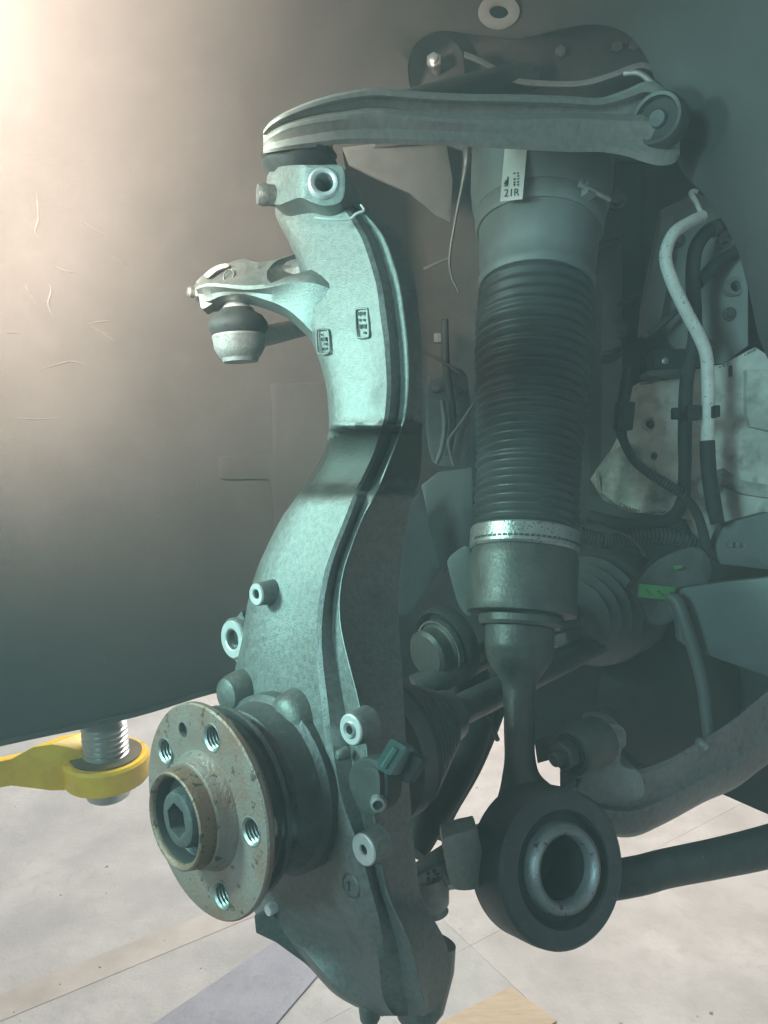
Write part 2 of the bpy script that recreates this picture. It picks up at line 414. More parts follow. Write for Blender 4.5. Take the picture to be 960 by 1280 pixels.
# scuffs scratched pale into the plastic
for sc_ in ([(45, 238), (48, 270), (44, 290), (52, 300)], [(84, 268), (110, 282), (140, 300)], [(138, 320), (152, 328), (168, 337)], [(62, 330), (80, 338), (100, 342)],
            [(28, 350), (38, 368), (48, 382)], [(110, 405), (125, 402), (138, 401)], [(112, 407), (130, 418), (146, 428)], [(48, 462), (70, 456), (92, 452), (120, 463)],
            [(20, 522), (45, 524), (76, 522)], [(0, 415), (15, 416), (30, 417)], [(130, 818), (131, 826), (133, 834)], [(56, 350), (64, 362), (60, 380), (66, 395)]):
    build('scuff_mark', tube([(x, y, lind(x, y)+.0001, .0011 if 0 < i < len(sc_)-1 else .0003) for i, (x, y) in enumerate(sc_)], 4, 6), 'scuff', ln)
for k in range(26):
    x = random.uniform(20, 330); y = random.uniform(500, 870)
    c = P(x, y, lind(x, y)); r = random.uniform(.0003, .0009)
    build('scuff_mark', lathe(c, LD, [(r*.6, -.0004), (r, 0), (r*.5, .0004)], 7), 'scuff', ln)

# pale liner flap seen between the upper arm and the knuckle
fl = plate([(428, 184), (500, 176), (558, 180), (566, 225), (563, 278), (545, 268), (512, 240), (470, 222), (436, 205)], lambda x, y: .98+(x-430)*.0007, .006)
o = build('liner_flap', fl, 'canister', None, bevel=.001)
tag(o, 'pale grey liner flap between the upper control arm and the knuckle', 'liner flap')

# ================================================================== yellow lift arm
la = thing('lift_arm', P(138, 990, 1.0), 'yellow two post lift arm with a steel screw pad, under the liner', 'lift arm')
LDp = 1.12
lav = D(0, -1, .18).normalized()       # up
def yl(px, py, d): return P(px, py, d)
cpad = P(133, 948, LDp)
upv = Vector((0, 0, 1))
build('pad_ring', lathe(cpad, upv, [(.0, -.030), (.058, -.030), (.060, -.027), (.060, .002), (.057, .006), (.050, .006), (.036, .004), (.0, .004)], 48, capped=False), 'yellow_paint', la, smooth=35)
build('pad_top', lathe(cpad, upv, [(.0, .005), (.048, .0055), (.050, .0085), (.0, .0085)], 40, capped=False), 'grimy_paint', la)
bar_r = []
for px, yt, yb, dd, hw in ((-160, 975, 1012, 1.0, .030), (-40, 958, 990, 1.04, .030), (20, 946, 980, 1.07, .032), (50, 930, 982, 1.09, .046), (75, 926, 984, 1.10, .056), (95, 930, 984, 1.11, .05), (120, 940, 984, 1.12, .04)):
    t = P(px, yt, dd); b_ = P(px, yb, dd); hv = D(.35, 0, 1).normalized()*hw
    bar_r.append([t-hv*.3, t+hv, b_+hv, b_-hv*.3])
build('arm_bar', loft(bar_r), 'yellow_paint', la, smooth=30, bevel=.003)
prof = []
for k in range(32):
    prof.append((.0295+(.0028 if k % 5 in (1, 2) else (-.0016 if k % 5 == 4 else .0)), .006+k*.0016))
build('screw_pad', lathe(cpad, upv, [(0, .004), (.034, .005), (.034, .007)]+prof+[(.024, .060), (.020, .062), (.020, .085), (0, .085)], 40, capped=False), 'zinc', la, smooth=30)
build('rubber_cap', lathe(cpad, upv, [(0, .083), (.05, .083), (.052, .088), (.05, .094), (0, .094)], 40, capped=False), 'black_rubber', la)
build('retaining_nut', lathe(cpad, upv, [(0, -.060), (.026, -.060), (.031, -.056), (.032, -.0305), (0, -.0305)], 40, capped=False), 'zinc', la)
cp = P(200, 889, 1.08)

# ================================================================== air strut
S0 = P(678, 190, .93); S1 = P(650, 800, .80); sax = (S0-S1).normalized()      # axis points up
def s_at(py):
    lo, hi = -1.0, 2.0
    for _ in range(50):
        m = (lo+hi)/2; q = imc(S0.lerp(S1, m)); y = q[1]/q[2]*F+640
        if y < py: lo = m
        else: hi = m
    return S0.lerp(S1, lo)
def s_row(py, halfpx):
    c = s_at(py); q = imc(c)
    return (halfpx*q[2]/F*1.0, (c-S1).dot(sax))
def s_prof(rows): return [s_row(*r) for r in rows]
st = thing('air_strut', P(690, 1170, .66), 'air spring strut with ribbed rubber gaiter and loose round lower eye', 'air strut')
build('canister', lathe(S1, sax, [(0, s_row(182, 50)[1])]+s_prof([(182, 70), (185, 84), (190, 88), (240, 87), (262, 84), (272, 80)])+[(0, s_row(272, 5)[1])], 64, capped=False), 'canister', st)
build('clamp_band', lathe(S1, sax, s_prof([(271, 73), (271, 79), (274, 80.5), (290, 79), (293, 77), (293, 71)]), 64, closed=True), 'canister', st, smooth=30)
build('upper_sleeve', lathe(S1, sax, s_prof([(289, 60), (289, 75), (298, 74), (335, 72), (346, 70), (352, 72), (358, 72), (362, 70), (362, 50)]), 64, closed=True), 'canister', st, smooth=35)
# clamp screw on the band
bc = s_at(282); br = s_row(282, 81)[0]
outw = D(.55, 0, -1); outw = (outw-sax*outw.dot(sax)).normalized()
tang = sax.cross(outw).normalized()
scr = merge(box(bc+outw*(br+.004), tang, sax, outw, .012, .014, .010), lathe(bc+outw*(br+.007)-tang*.0, tang, [(.0035, -.016), (.0035, .028), (.0015, .030)], 10))
build('clamp_screw', scr, 'zinc', st)
# gaiter: 27 ribs
rows = []
y0, y1 = 362, 664
n = 27
def ghalf(y):
    pts = [(362, 71), (400, 74), (440, 73), (500, 70), (560, 66), (600, 65.5), (640, 66.5), (664, 67)]
    for a_, b_ in zip(pts, pts[1:]):
        if a_[0] <= y <= b_[0]: return a_[1]+(b_[1]-a_[1])*(y-a_[0])/(b_[0]-a_[0])
    return 67
edges_ = [y0+(y1-y0)*((k/n)**.93)+(random.uniform(-1.1, 1.1) if 0 < k < n else 0) for k in range(n+1)]
for k in range(n):
    a_, b_ = edges_[k], edges_[k+1]; jr = random.uniform(-.9, .5)
    for q, dr in ((.0, -5.5), (.16, -4.6), (.34, -1.2), (.5, 0), (.66, -1.0), (.84, -4.6)):
        y = a_+(b_-a_)*q
        rows.append((y, ghalf(y)+jr*(1 if .2 < q < .8 else .3)+dr*(1.0 if k > 4 else .75)))
rows.append((y1, 61))
build('gaiter', lathe(S1, sax, [(s_row(y0, 40)[0], s_row(y0, 40)[1])]+s_prof(rows)+[(s_row(y1, 40)[0], s_row(y1, 40)[1])], 72, closed=True), 'gaiter_rubber', st, smooth=60)
build('clamp_band', lathe(S1, sax, s_prof([(664, 60), (664, 66.5), (666, 68), (687, 68), (690, 66), (690, 60)]), 64, closed=True), 'band_steel', st, smooth=30)
bd = []
for k in range(26):
    t = math.radians(-70+k*5.6)
    a_, u_, v_ = frame(sax, -FW)
    r_, h_ = s_row(682, 68.2)
    dirv = u_*math.cos(t)+v_*math.sin(t)
    bd.append(box(S1+sax*h_+dirv*r_, dirv.cross(sax), sax, dirv, .0042, .0022, .0008))
build('band_slots', merge(*bd), 'dark_steel', st, smooth=0)
build('lower_cup', lathe(S1, sax, s_prof([(690, 40), (690, 64), (697, 66.5), (702, 67.5), (752, 67.5), (756, 68.5), (762, 69), (768, 67.5), (769, 40)]), 64, closed=True), 'oily_steel', st, smooth=30)
tabc = s_at(726); tabdir = D(-1, 0, -.15); tabdir = (tabdir-sax*tabdir.dot(sax)).normalized()
build('heat_shield', plate(rounded([(572, 688), (586, 684), (590, 720), (590, 765), (582, 768), (572, 752), (562, 715), (560, 700)], 3), .86, .004, step=15), 'canister', st, bevel=.0008)
build('collar', lathe(S1, sax, s_prof([(769, 30), (769, 50), (772, 52.5), (780, 52.5), (784, 50), (785, 30)]), 56, closed=True), 'oily_steel', st, smooth=30)
qs = imc(s_at(790)); dst = qs[2]
eyeC = P(706, 1086, .665)
Bim = np.array((.415, -.20, -.871)); Bim /= np.linalg.norm(Bim); B = D(*Bim).normalized()
pz = lambda half, d: half*d/F
build('fork_stem', tube([(650, 784, .803, pz(43, .80)), (649, 800, .80, pz(43, .80)), (649, 817, .795, pz(42, .795)), (649, 832, .79, pz(36, .79)), (649, 850, .785, pz(24, .785)), (649, 870, .78, pz(20, .78)),
                         (649, 915, .765, pz(19, .765)), (650, 950, .752, pz(19.5, .75)), (652, 975, .745, pz(26, .745)), (660, 1005, .74, pz(44, .74)), (672, 1040, .735, pz(56, .735))], 5, 32), 'oily_steel', st, smooth=60)
# eye: housing ring, rubber, inner sleeve
eb = eyeC
ey = build('eye_housing', lathe(eb, B, [(.0485, .0), (.0625, .0), (.0655, -.003), (.0665, -.012), (.0665, -.046), (.063, -.052), (.0485, -.052)], 72, closed=True), 'eye_casing', st, smooth=35)
build('bushing_rubber', lathe(eb, B, [(.0375, -.007), (.045, -.009), (.0474, -.004), (.0484, -.004), (.0484, -.046), (.0375, -.046)], 64, closed=True), 'black_rubber', ey, smooth=40)
build('inner_sleeve', lathe(eb, B, [(.0268, -.006), (.0272, -.001), (.0285, .0040), (.0320, .0060), (.0362, .0035), (.0382, -.003), (.0382, -.052), (.0268, -.052)], 64, closed=True), 'sleeve_steel', ey, smooth=50)
for k, a_ in enumerate((75, 195, 315, 20, 258)):
    fa, fu, fv = frame(B)
    dv = fu*math.cos(math.radians(a_))+fv*math.sin(math.radians(a_))
    build('moulding_notch', box(eb+dv*.0474-B*.0035, B.cross(dv), dv, B, .008, .0022, .0015), 'black_rubber', ey)
build('sleeve_bore', lathe(eb-B*.045, B, [(.0268, .037), (.0258, .0385), (.0252, .036), (.0252, -.006), (0, -.006), (0, -.012), (.0268, -.012)], 40, closed=True), 'ink', ey)
# sticker wrapped round the canister
def on_can(px, py, lift):
    """point of the canister surface seen at a pixel"""
    r = (P(px, py, 1)-CAM).normalized()
    w0 = CAM-S1; rp = r-sax*r.dot(sax); wp = w0-sax*w0.dot(sax)
    R = s_row(200, 87.6)[0]+lift
    a2 = rp.dot(rp); b2 = 2*rp.dot(wp); c2 = wp.dot(wp)-R*R
    dd = b2*b2-4*a2*c2
    t = (-b2-math.sqrt(max(dd, 0)))/(2*a2)
    return CAM+r*t
def stick(corners, nx, ny, lift):
    (ax_, ay_), (bx_, by_), (cx_, cy_), (dx_, dy_) = corners
    V = []; Fc = []
    for j in range(ny+1):
        for i in range(nx+1):
            u_, v_ = i/nx, j/ny
            x = (ax_*(1-u_)+bx_*u_)*(1-v_)+(dx_*(1-u_)+cx_*u_)*v_
            y = (ay_*(1-u_)+by_*u_)*(1-v_)+(dy_*(1-u_)+cy_*u_)*v_
            V.append(on_can(x, y, lift))
    for j in range(ny):
        for i in range(nx):
            k = j*(nx+1)+i; Fc.append((k, k+1, k+nx+2, k+nx+1))
    return V, Fc
lab = build('label_sticker', stick(((632, 172), (660, 172), (653, 249), (625, 252)), 8, 12, .0008), 'paper', st)
def text_geo(body, fn):
    """flat letter outlines, mapped point by point through fn(x, y)"""
    cu = bpy.data.curves.new('lettering', 'FONT'); cu.body = body; cu.size = 1; cu.resolution_u = 3; cu.align_x = 'LEFT'
    to = bpy.data.objects.new('lettering', cu); COL.objects.link(to)
    bpy.context.view_layer.update()
    me = bpy.data.meshes.new_from_object(to.evaluated_get(bpy.context.evaluated_depsgraph_get()))
    V = [fn(v.co.x, v.co.y) for v in me.vertices]; Fc = [tuple(p.vertices) for p in me.polygons]
    bpy.data.objects.remove(to); bpy.data.meshes.remove(me)
    return V, Fc
build('printed_text', text_geo('21R', lambda x, y: on_can(629.5+x*12.2-y*-.6, 246-y*13.5-x*.9, .0014)), 'ink', lab, smooth=0)
# small printed emblem and two lines of characters above the number
em = []
for (x0, y0_, x1, y1_) in ((630, 228, 632, 230), (631.5, 225, 634, 231), (634, 221, 635.5, 232), (630, 231.5, 634.5, 233)):
    em.append(stick(((x0, y0_), (x1, y0_-.3), (x1-.4, y1_-.3), (x0-.4, y1_)), 2, 2, .0014))
for j in range(5):
    for x in (641.5, 646):
        if random.random() < .85:
            yy = 216+j*3.6+random.uniform(-.4, .4)
            em.append(stick(((x, yy), (x+2.8, yy-.2), (x+2.6, yy+1.1), (x, yy+1.3)), 2, 1, .0014))
            em.append(stick(((x+1, yy), (x+1.9, yy-.2), (x+1.7, yy+2.4), (x+.9, yy+2.4)), 1, 1, .0015))
build('printed_emblem', merge(*em), 'ink', lab, smooth=0)

# ================================================================== steering knuckle
kn = thing('steering_knuckle', P(500, 1268, .60), 'tall cast steering knuckle with curved neck carrying the bare wheel hub', 'knuckle')
K = [  # y, L, R1, R2, B, c
 (252, 345, 425, 440, 450, -.425), (266, 344, 440, 455, 468, -.424), (282, 350, 450, 470, 485, -.422), (300, 360, 460, 482, 499, -.420), (330, 372, 470, 493, 512, -.416), (360, 378, 478, 501, 520, -.412),
 (395, 374, 483, 506, 524, -.408), (420, 387, 486, 509, 526, -.405), (450, 399, 488, 511, 527, -.402), (485, 408, 489, 511, 528, -.398), (520, 411, 486, 507, 528, -.395),
 (534, 411, 482, 503, 528, -.394), (543, 410, 479, 500, 527, -.412), (570, 403, 470, 490, 527, -.418), (600, 385, 456, 478, 524, -.415), (612, 376, 450, 473, 520, -.408), (622, 369, 446, 468, 516, -.395), (650, 350, 436, 453, 509, -.388), (690, 330, 420, 438, 503, -.380),
 (720, 318, 411, 429, 500, -.374), (760, 308, 404, 425, 498, -.368), (800, 302, 402, 430, 500, -.362), (840, 293, 405, 440, 503, -.358), (880, 290, 410, 450, 505, -.355),
 (920, 290, 414, 457, 507, -.353), (960, 290, 420, 462, 510, -.352), (1000, 295, 428, 466, 513, -.352), (1040, 300, 442, 471, 516, -.353), (1080, 306, 455, 477, 520, -.354),
 (1120, 312, 466, 486, 527, -.356), (1150, 325, 474, 500, 543, -.358), (1180, 358, 479, 513, 558, -.362), (1210, 388, 481, 522, 563, -.365), (1240, 416, 482, 528, 557, -.368), (1258, 446, 487, 531, 548, -.372), (1270, 478, 495, 524, 530, -.376)]
KS = crom(K, 5)
def krow(y):
    ys = [r[0] for r in KS]
    i = min(range(len(ys)), key=lambda k: abs(ys[k]-y)); return KS[i]
def kface(px, py, lift=0.0):
    return PA(px, py, krow(py)[5]+lift)
def kring(r):
    y, l, r1, r2, b, c = r
    wd = r1-l
    dish = 0.006*math.exp(-((y-470)/60.)**2)+.004*math.exp(-((y-800)/70.)**2)
    low = .009*math.exp(-((y-1190)/45.)**2)
    pts = [PA(l, y+1, c-.022), PA(l+.5, y, c-.010), PA(l+wd*.05, y, c-.003), PA(l+wd*.12, y, c), PA(l+wd*.32, y, c+.001-low*.8), PA(l+wd*.55, y, c+.001-low-dish*.2), PA(l+wd*.78, y, c+.002-dish*.3),
           PA(l+wd*.93, y, c+.003), PA(r1, y, c+.0005)]
    p2 = PA(r2, y, c-.010)
    # band between ridge and rim is hollowed
    pm = PA(r1+(r2-r1)*.5, y, c-.010)
    pts += [pm, PA(r2-2.5, y, c-.0085), p2, PA(r2+2, y, c-.013)]
    q = imc(p2)
    cl = q.dot(Lim)-.004
    bd_ = dplane(b, y, Lim, cl)
    pb = P(b, y, bd_)
    q1 = PA(r2+3, y, c-.016)
    d3 = P(r2+6, y, dplane(r2+6, y, Lim, cl))
    pts += [d3 if b-r2 > 14 else q1, pb, pb-LD*.012, pb-LD*.05-A*.004, PA(l, y+1, c-.022)-A*.02]
    return pts
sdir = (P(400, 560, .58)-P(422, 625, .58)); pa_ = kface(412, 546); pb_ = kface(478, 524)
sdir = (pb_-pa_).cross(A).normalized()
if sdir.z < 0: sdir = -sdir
dark_band(MATS['knuckle_iron'], pa_.dot(sdir), kface(410, 618).dot(sdir), (0.035, 0.033, 0.028), sdir)  # darker band across the neck bend
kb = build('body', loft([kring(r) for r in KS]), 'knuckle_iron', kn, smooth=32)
# clamp head that grips the upper ball joint
def cfd(x, y): return dplane(x, y, Aim, -.418) if x > 377 else dplane(377, y, Aim, -.418)+(377-x)*.0011
cf = lambda x, y: .592+(max(0, 378-x))*.00105-(max(0, x-378))*.00012
build('clamp_head', plate(rounded([(333, 228), (336, 216), (347, 209), (362, 206.5), (378, 206), (400, 206), (424, 206), (430, 212), (431.5, 228), (430, 244), (423, 254), (405, 257), (388, 252), (376, 247), (362, 251), (348, 256), (338, 252), (334, 243)], 3),
                          cf, .05, holes=[ell(405, 229, 11.5, 13.5, 28)], step=9, back=D(.25, 0, 1)), 'cast_iron', kn, bevel=.0015)
ring_c = P(405, 229, cf(405, 229)-.001); rax = D(.06, 0, -1).normalized()
build('clamp_boss', lathe(ring_c, rax, [(.0073, -.03), (.0073, .0018), (.0085, .0028), (.0105, .0028), (.0122, .001), (.0122, -.003), (.0073, -.03)], 36, closed=True), 'machined', kn, smooth=40)
pb_c = P(337, 244, .632)
build('pinch_bolt', merge(lathe(pb_c, D(-1, .05, -.35), [(.0, -.02), (.0085, -.02), (.0085, .002), (.0, .002)], 24, capped=False), lathe(pb_c, D(-1, .05, -.35), [(0, .001), (.0088, .002), (.0092, .006), (.0078, .010), (0, .0108)], 24, capped=False)), 'cast_iron', kn)
# bent locking wire under the clamp
build('locking_wire', tube([(393, 272, .585, .0010), (415, 274, .58, .0011), (436, 274, .578, .0011), (446, 267, .576, .0011), (455, 263, .575, .0010), (451, 256, .578, .0008)], 5, 8), 'machined', kn)
# front arm with its ridge
ar = [  # T(x,y,d) ridge(x,y,d) bottom(x,y,d)
 ((245, 352, .684), (245, 360, .672), (248, 372, .678)), ((256, 341, .684), (258, 356, .664), (260, 378, .672)), ((276, 331, .682), (279, 357, .654), (277, 371, .664)), ((303, 321, .676), (306, 360, .642), (303, 368, .652)),
 ((328, 325, .668), (333, 358, .630), (328, 375, .640)), ((352, 320, .660), (362, 352, .616), (353, 386, .628)), ((385, 308, .650), (392, 352, .603), (373, 403, .617)), ((412, 306, .636), (416, 360, .600), (396, 428, .612))]
arr = []
for i in range(len(ar)-1):
    pass
S_T = crom([a_[0] for a_ in ar], 5); S_R = crom([a_[1] for a_ in ar], 5); S_B = crom([a_[2] for a_ in ar], 5)
for t_, r_, b_ in zip(S_T, S_R, S_B):
    T = P(*t_); Rr = P(*r_); Bb = P(*b_)
    bk = D(0, 0, 1)*.035
    m1 = T.lerp(Rr, .5)+D(0, .001, .001); 
    arr.append([T+bk, T+D(0, 0, .004), T.lerp(Rr, .12)-D(0, 0, .001), m1, Rr.lerp(T, .06)-D(0, 0, .0015), Rr-D(0, -.0015, .0005), Rr.lerp(Bb, .5)+D(0, 0, .002), Bb.lerp(Rr, .08), Bb+D(0, 0, .006), Bb+bk*.9])
arm = build('front_arm', loft(arr), 'cast_iron', kn, smooth=38)
# oval pocket cut in the arm
pc = P(362, 334, .641)
cutter = lathe(pc, D(-.15, .35, -1), [(0, -.022), (.006, -.021), (.010, -.015), (.012, -.006), (.0125, .02), (0, .02)], 28, capped=False)
a_, u_, v_ = frame(D(-.15, .35, -1)); long_ = (D(.97, -.10, 0)-a_*D(.97, -.10, 0).dot(a_)).normalized()
cutter = ([pc+(v-pc)+long_*((v-pc).dot(long_)*.85) for v in cutter[0]], cutter[1])
cut(arm, cutter)
# pocket where the arm joins the neck
cc = P(424, 333, .598)
cutter2 = lathe(cc, D(-.5, .1, -1), [(0, -.010), (.003, -.009), (.0048, -.003), (.0058, .03), (0, .03)], 24, capped=False)
upd = D(0, 1, 0)
cutter2 = ([cc+(v-cc)+upd*((v-cc).dot(upd)*2.4) for v in cutter2[0]], cutter2[1])

build('slot_mark', tube([(284, 338, .664, .0008), (280, 344, .663, .0009), (281, 352, .661, .0009), (287, 353, .660, .0009), (292, 345, .661, .0009), (291, 338, .664, .0008), (285, 337, .665, .0008)], 4, 7), 'cast_iron', kn)
# pinch bolt at the arm's tip
tb = P(240, 365, .682)
build('pinch_bolt', merge(hexa(tb, D(-1, 0, -.5), .0075, -.012, -.002), lathe(tb, D(-1, 0, -.5), [(0, -.03), (.005, -.03), (.005, .002), (.0035, .004), (0, .004)], 20, capped=False)), 'cast_iron', kn, smooth=30)
build('clamp_ear', plate(rounded([(250, 366), (262, 372), (268, 376), (262, 382), (253, 386), (250, 380)], 3), .675, .02, step=8), 'cast_iron', kn, bevel=.001)
build('clamp_ear', plate(rounded([(256, 342), (270, 332), (284, 329), (286, 333), (272, 338), (260, 347)], 3), .668, .02, step=8), 'cast_iron', kn, bevel=.001)
# raised casting marks
for cx, cy, hw, hh, rot in ((404, 427, 7.5, 15, -.06), (453, 404, 7.5, 18, -.06)):
    def q_(u, v): return (cx+u*math.cos(rot)-v*math.sin(rot), cy+u*math.sin(rot)+v*math.cos(rot))
    pts = rounded([q_(-hw, -hh+4), q_(-hw+3, -hh), q_(hw-3, -hh), q_(hw, -hh+4), q_(hw, hh-4), q_(hw-3, hh), q_(-hw+3, hh), q_(-hw, hh-4)], 4)
    W = [kface(x, y, .0022) for x, y in pts]+[kface(pts[0][0], pts[0][1], .0022)]
    fr = build('casting_mark', tube([tuple(v)+(.0009,) for v in W], 1, 8, world=True), 'cast_iron', kn)
    dg_ = []
    for k in range(4):
        for s_ in (-1, 1):
            if random.random() < .85:
                x, y = q_(s_*2.7, -hh+6+k*(2*hh-12)/3)
                dg_.append(box(kface(x, y, .002), D(1, 0, 0), D(0, 1, 0), A, random.uniform(.0014, .0026), random.uniform(.0012, .003), .0016))
    build('cast_digits', merge(*dg_), 'cast_iron', fr, smooth=0)
cmk = kface(441, 1106, .001)
fr = build('casting_mark', lathe(cmk, A, [(.0, -.004), (.0088, -.004), (.0088, .002), (.0078, .003), (.0072, .0018), (0, .0018)], 32, capped=False), 'cast_iron', kn)
build('cast_digits', merge(*[box(cmk+A*.0022+D(sx*.0022, sy*.0022, 0), D(1, 0, 0), D(0, 1, 0), A, .002, .0032, .0018) for sx, sy in ((-1, -.6), (1, .5), (1.1, -.9), (-.9, .9))]), 'cast_iron', fr, smooth=0)
# bosses with machined faces
def boss(px, py, c, r, rh, length, conc=False):
    cpt = PA(px, py, c)
    bo = build('mounting_boss', lathe(cpt, A, [(r*1.12, -length), (r*1.0, -length*.35), (r*.98, -.0012), (r*.9, 0), (rh+.001, 0), (rh, -.001), (rh, -.02), (.0, -.021)], 36, capped=False), 'cast_iron', kn, smooth=35)
    rings = [(rh*1.05, .0004), (rh*1.25, .0012), (r*.86, .0012), (r*.93, .0004)]
    build('machined_face', lathe(cpt, A, rings+[(r*.93, -.0006), (rh*1.05, -.0006)], 36, closed=True), 'machined', bo)
    if conc:
        build('insert_ring', lathe(cpt, A, [(rh*1.0, -.002), (rh*1.0, .0018), (rh*1.7, .0024), (rh*1.9, .0018), (rh*1.9, -.002)], 30, closed=True), 'zinc', bo)
    return bo
boss(321, 743, -.356, .0092, .0036, .020)
boss(439, 912, -.345, .0112, .0030, .016, True)
boss(455, 1062, -.347, .0114, .0032, .014)
# threaded eyelet on the far edge
ec = P(291, 799, .652)
eo = build('caliper_eyelet', lathe(ec, A, [(.0082, .0), (.0170, 0), (.0180, -.0015), (.0180, -.018), (.0165, -.02), (.0082, -.02)], 36, closed=True), 'cast_iron', kn)
build('machined_face', lathe(ec, A, [(.0090, .0005), (.0098, .0012), (.0155, .0012), (.016, .0004), (.016, -.0008), (.009, -.0008)], 36, closed=True), 'machined', eo)
build('thread', lathe(ec, A, [(.0088 if k % 2 else .0072, -.001-k*.0009) for k in range(20)]+[(.0092, -.0182), (.0092, -.001)], 30, closed=True), 'oily_steel', eo, smooth=20)
build('eyelet_web', loft([[P(284, 786, .664), P(302, 764, .652), P(310, 764, .68), P(290, 786, .69)], [P(292, 812, .666), P(318, 812, .652), P(322, 812, .68), P(296, 812, .69)], [P(294, 826, .664), P(315, 850, .65), P(318, 850, .68), P(294, 826, .69)]]), 'cast_iron', kn, smooth=30)
# flash line along the rim
build('casting_seam', tube([tuple(PA(r[2+1]-1, r[0], r[5]-.0088))+(.00075,) for r in KS[6:-14:3]], 2, 6, world=True), 'cast_iron', kn)
seam2 = [tuple(PA(r[3]-1, r[0], r[5]-.0088))+(.0008,) for r in KS if 1085 < r[0] < 1262]
build('casting_seam', tube(seam2[::2], 2, 6, world=True), 'cast_iron', kn)
# lower lobe that carries the lower ball joint
build('lower_lobe', lathe(P(535, 1205, .60), D(.25, -1, .12), [(0, -.045), (.014, -.043), (.02, -.03), (.021, 0), (.018, .018), (.0, .018)], 32, capped=False), 'cast_iron', kn)
build('lower_stud', lathe(P(462, 1266, .566), D(.1, 1, 0), [(0, -.012), (.0065, -.010), (.0078, -.004), (.0075, .004), (.005, .008), (0, .009)], 22, capped=False), 'cast_iron', kn)
# brake shield tab behind the hub
build('shield_tab', plate([(318, 1146), (335, 1138), (372, 1168), (400, 1205), (392, 1212), (345, 1178), (320, 1166)], .60, .004, step=15), 'dark_steel', kn, bevel=.0006)
build('tab_bolt', lathe(PA(337, 1137, -.352), A, [(0, -.01), (.0045, -.01), (.005, .0), (.004, .002), (0, .002)], 20, capped=False), 'machined', kn)
# small cast pip below the upper boss
build('cast_pip', lathe(kface(425, 944, .002), A, [(.0045, -.006), (.0036, .001), (.002, .003), (0, .003)], 18, capped=False), 'cast_iron', kn)

# ================================================================== wheel hub
hc = P(253, 1013, .53)
hb = thing('wheel_hub', hc-A*.06, 'bare round wheel hub flange with threaded bolt holes and rusty centre ring', 'wheel hub')
R0 = .0738
cflange = imc(hc).dot(Aim)
fo = build('flange', lathe(hc, A, [(0, -.013), (.064, -.013), (.068, -.009), (R0-.001, -.0055), (R0, -.0045), (R0, -.0012), (R0-.0012, 0), (.050, 0), (.046, -.0012), (.038, -.001), (0, -.001)], 96, capped=False), 'hub_steel', hb, smooth=30)
h1 = PA(266, 913, cflange)-hc; rb = h1.length
e1 = h1.normalized(); e2 = A.cross(e1)
h2 = (PA(332, 1045, cflange)-hc); h3 = (PA(289, 1130, cflange)-hc); h4 = (PA(197, 931, cflange)-hc); h5 = PA(228, 909, cflange)-hc
print('hub hole angles', [(round(math.degrees(math.atan2(h.dot(e2), h.dot(e1)))), round(h.length, 4)) for h in (h1, h2, h3, h4, h5)])
sgn = 1 if h4.dot(e2) > 0 else -1
holes = []
for k in range(5):
    t = math.radians(72*k)*sgn
    hp = hc+(e1*math.cos(t)+e2*math.sin(t))*.0562
    holes.append(hp)
    cut(fo, lathe(hp, A, [(0, -.02), (.0090, -.02), (.0090, .004), (0, .004)], 28, capped=False))
pin = hc+h5.normalized()*.0562
cut(fo, lathe(pin, A, [(0, -.02), (.0050, -.02), (.0050, .004), (0, .004)], 20, capped=False))
fo.data.materials.clear(); fo.data.materials.append(MATS['hub_steel'])
for hp in holes:
    build('threaded_hole', lathe(hp, A, [(.0098, .0002), (.0092, .0004)]+[(.0089 if k % 2 else .0076, -.0008-k*.00125) for k in range(10)]+[(.0098, -.0135)], 30, closed=True), 'thread_steel', hb, smooth=20)
build('pin_hole', lathe(pin, A, [(.0055, .0002), (.0049, .0003), (.0044, -.001), (.0044, -.012), (.0055, -.0125)], 22, closed=True), 'oily_steel', hb)
build('pilot_step', lathe(hc, A, [(.030, -.002), (.0415, -.002), (.0395, .002), (.0372, .005), (.0365, .0095), (.0355, .0108), (.030, .0108)], 64, closed=True), 'hub_steel', hb, smooth=40)
build('centre_ring', lathe(hc, A, [(.0285, .001), (.0340, .001), (.0338, .0175), (.0328, .0218), (.0316, .0226), (.0298, .0218), (.0285, .0195), (.0275, .010)], 64, closed=True), 'rusty_steel', hb, smooth=40)
build('hub_bore', lathe(hc, A, [(0, -.004), (.0288, -.004), (.0288, .010), (.025, .009), (.019, .003), (0, .003)], 48, capped=False), 'dark_steel', hb)
build('bore_lining', lathe(hc, A, [(.0268, .004), (.0276, .0180), (.0291, .0200), (.0286, .004)], 48, closed=True), 'ink', hb)
ab = lathe(hc, A, [(0, .0), (.0235, .0), (.0225, .008), (.0205, .010), (.0196, .016), (.0182, .0192), (.0160, .0202), (0, .0202)], 48, capped=False)
axb = build('axle_bolt', ab, 'oily_steel', hb, smooth=35)
cut(axb, lathe(hc, A, [(0, .004), (.0112, .006), (.0124, .04), (0, .04)], 6, capped=False, ref=D(.3, 1, 0)))
axb.data.materials.clear(); axb.data.materials.append(MATS['dark_steel'])
build('bearing_housing', lathe(hc, A, [(0, -.075), (.064, -.075), (.0665, -.071), (.0665, -.060), (.062, -.056), (.0605, -.048), (.0605, -.036), (.056, -.032), (.056, -.016), (.050, -.0125), (0, -.0125)], 72, capped=False), 'dark_steel', hb, smooth=35)
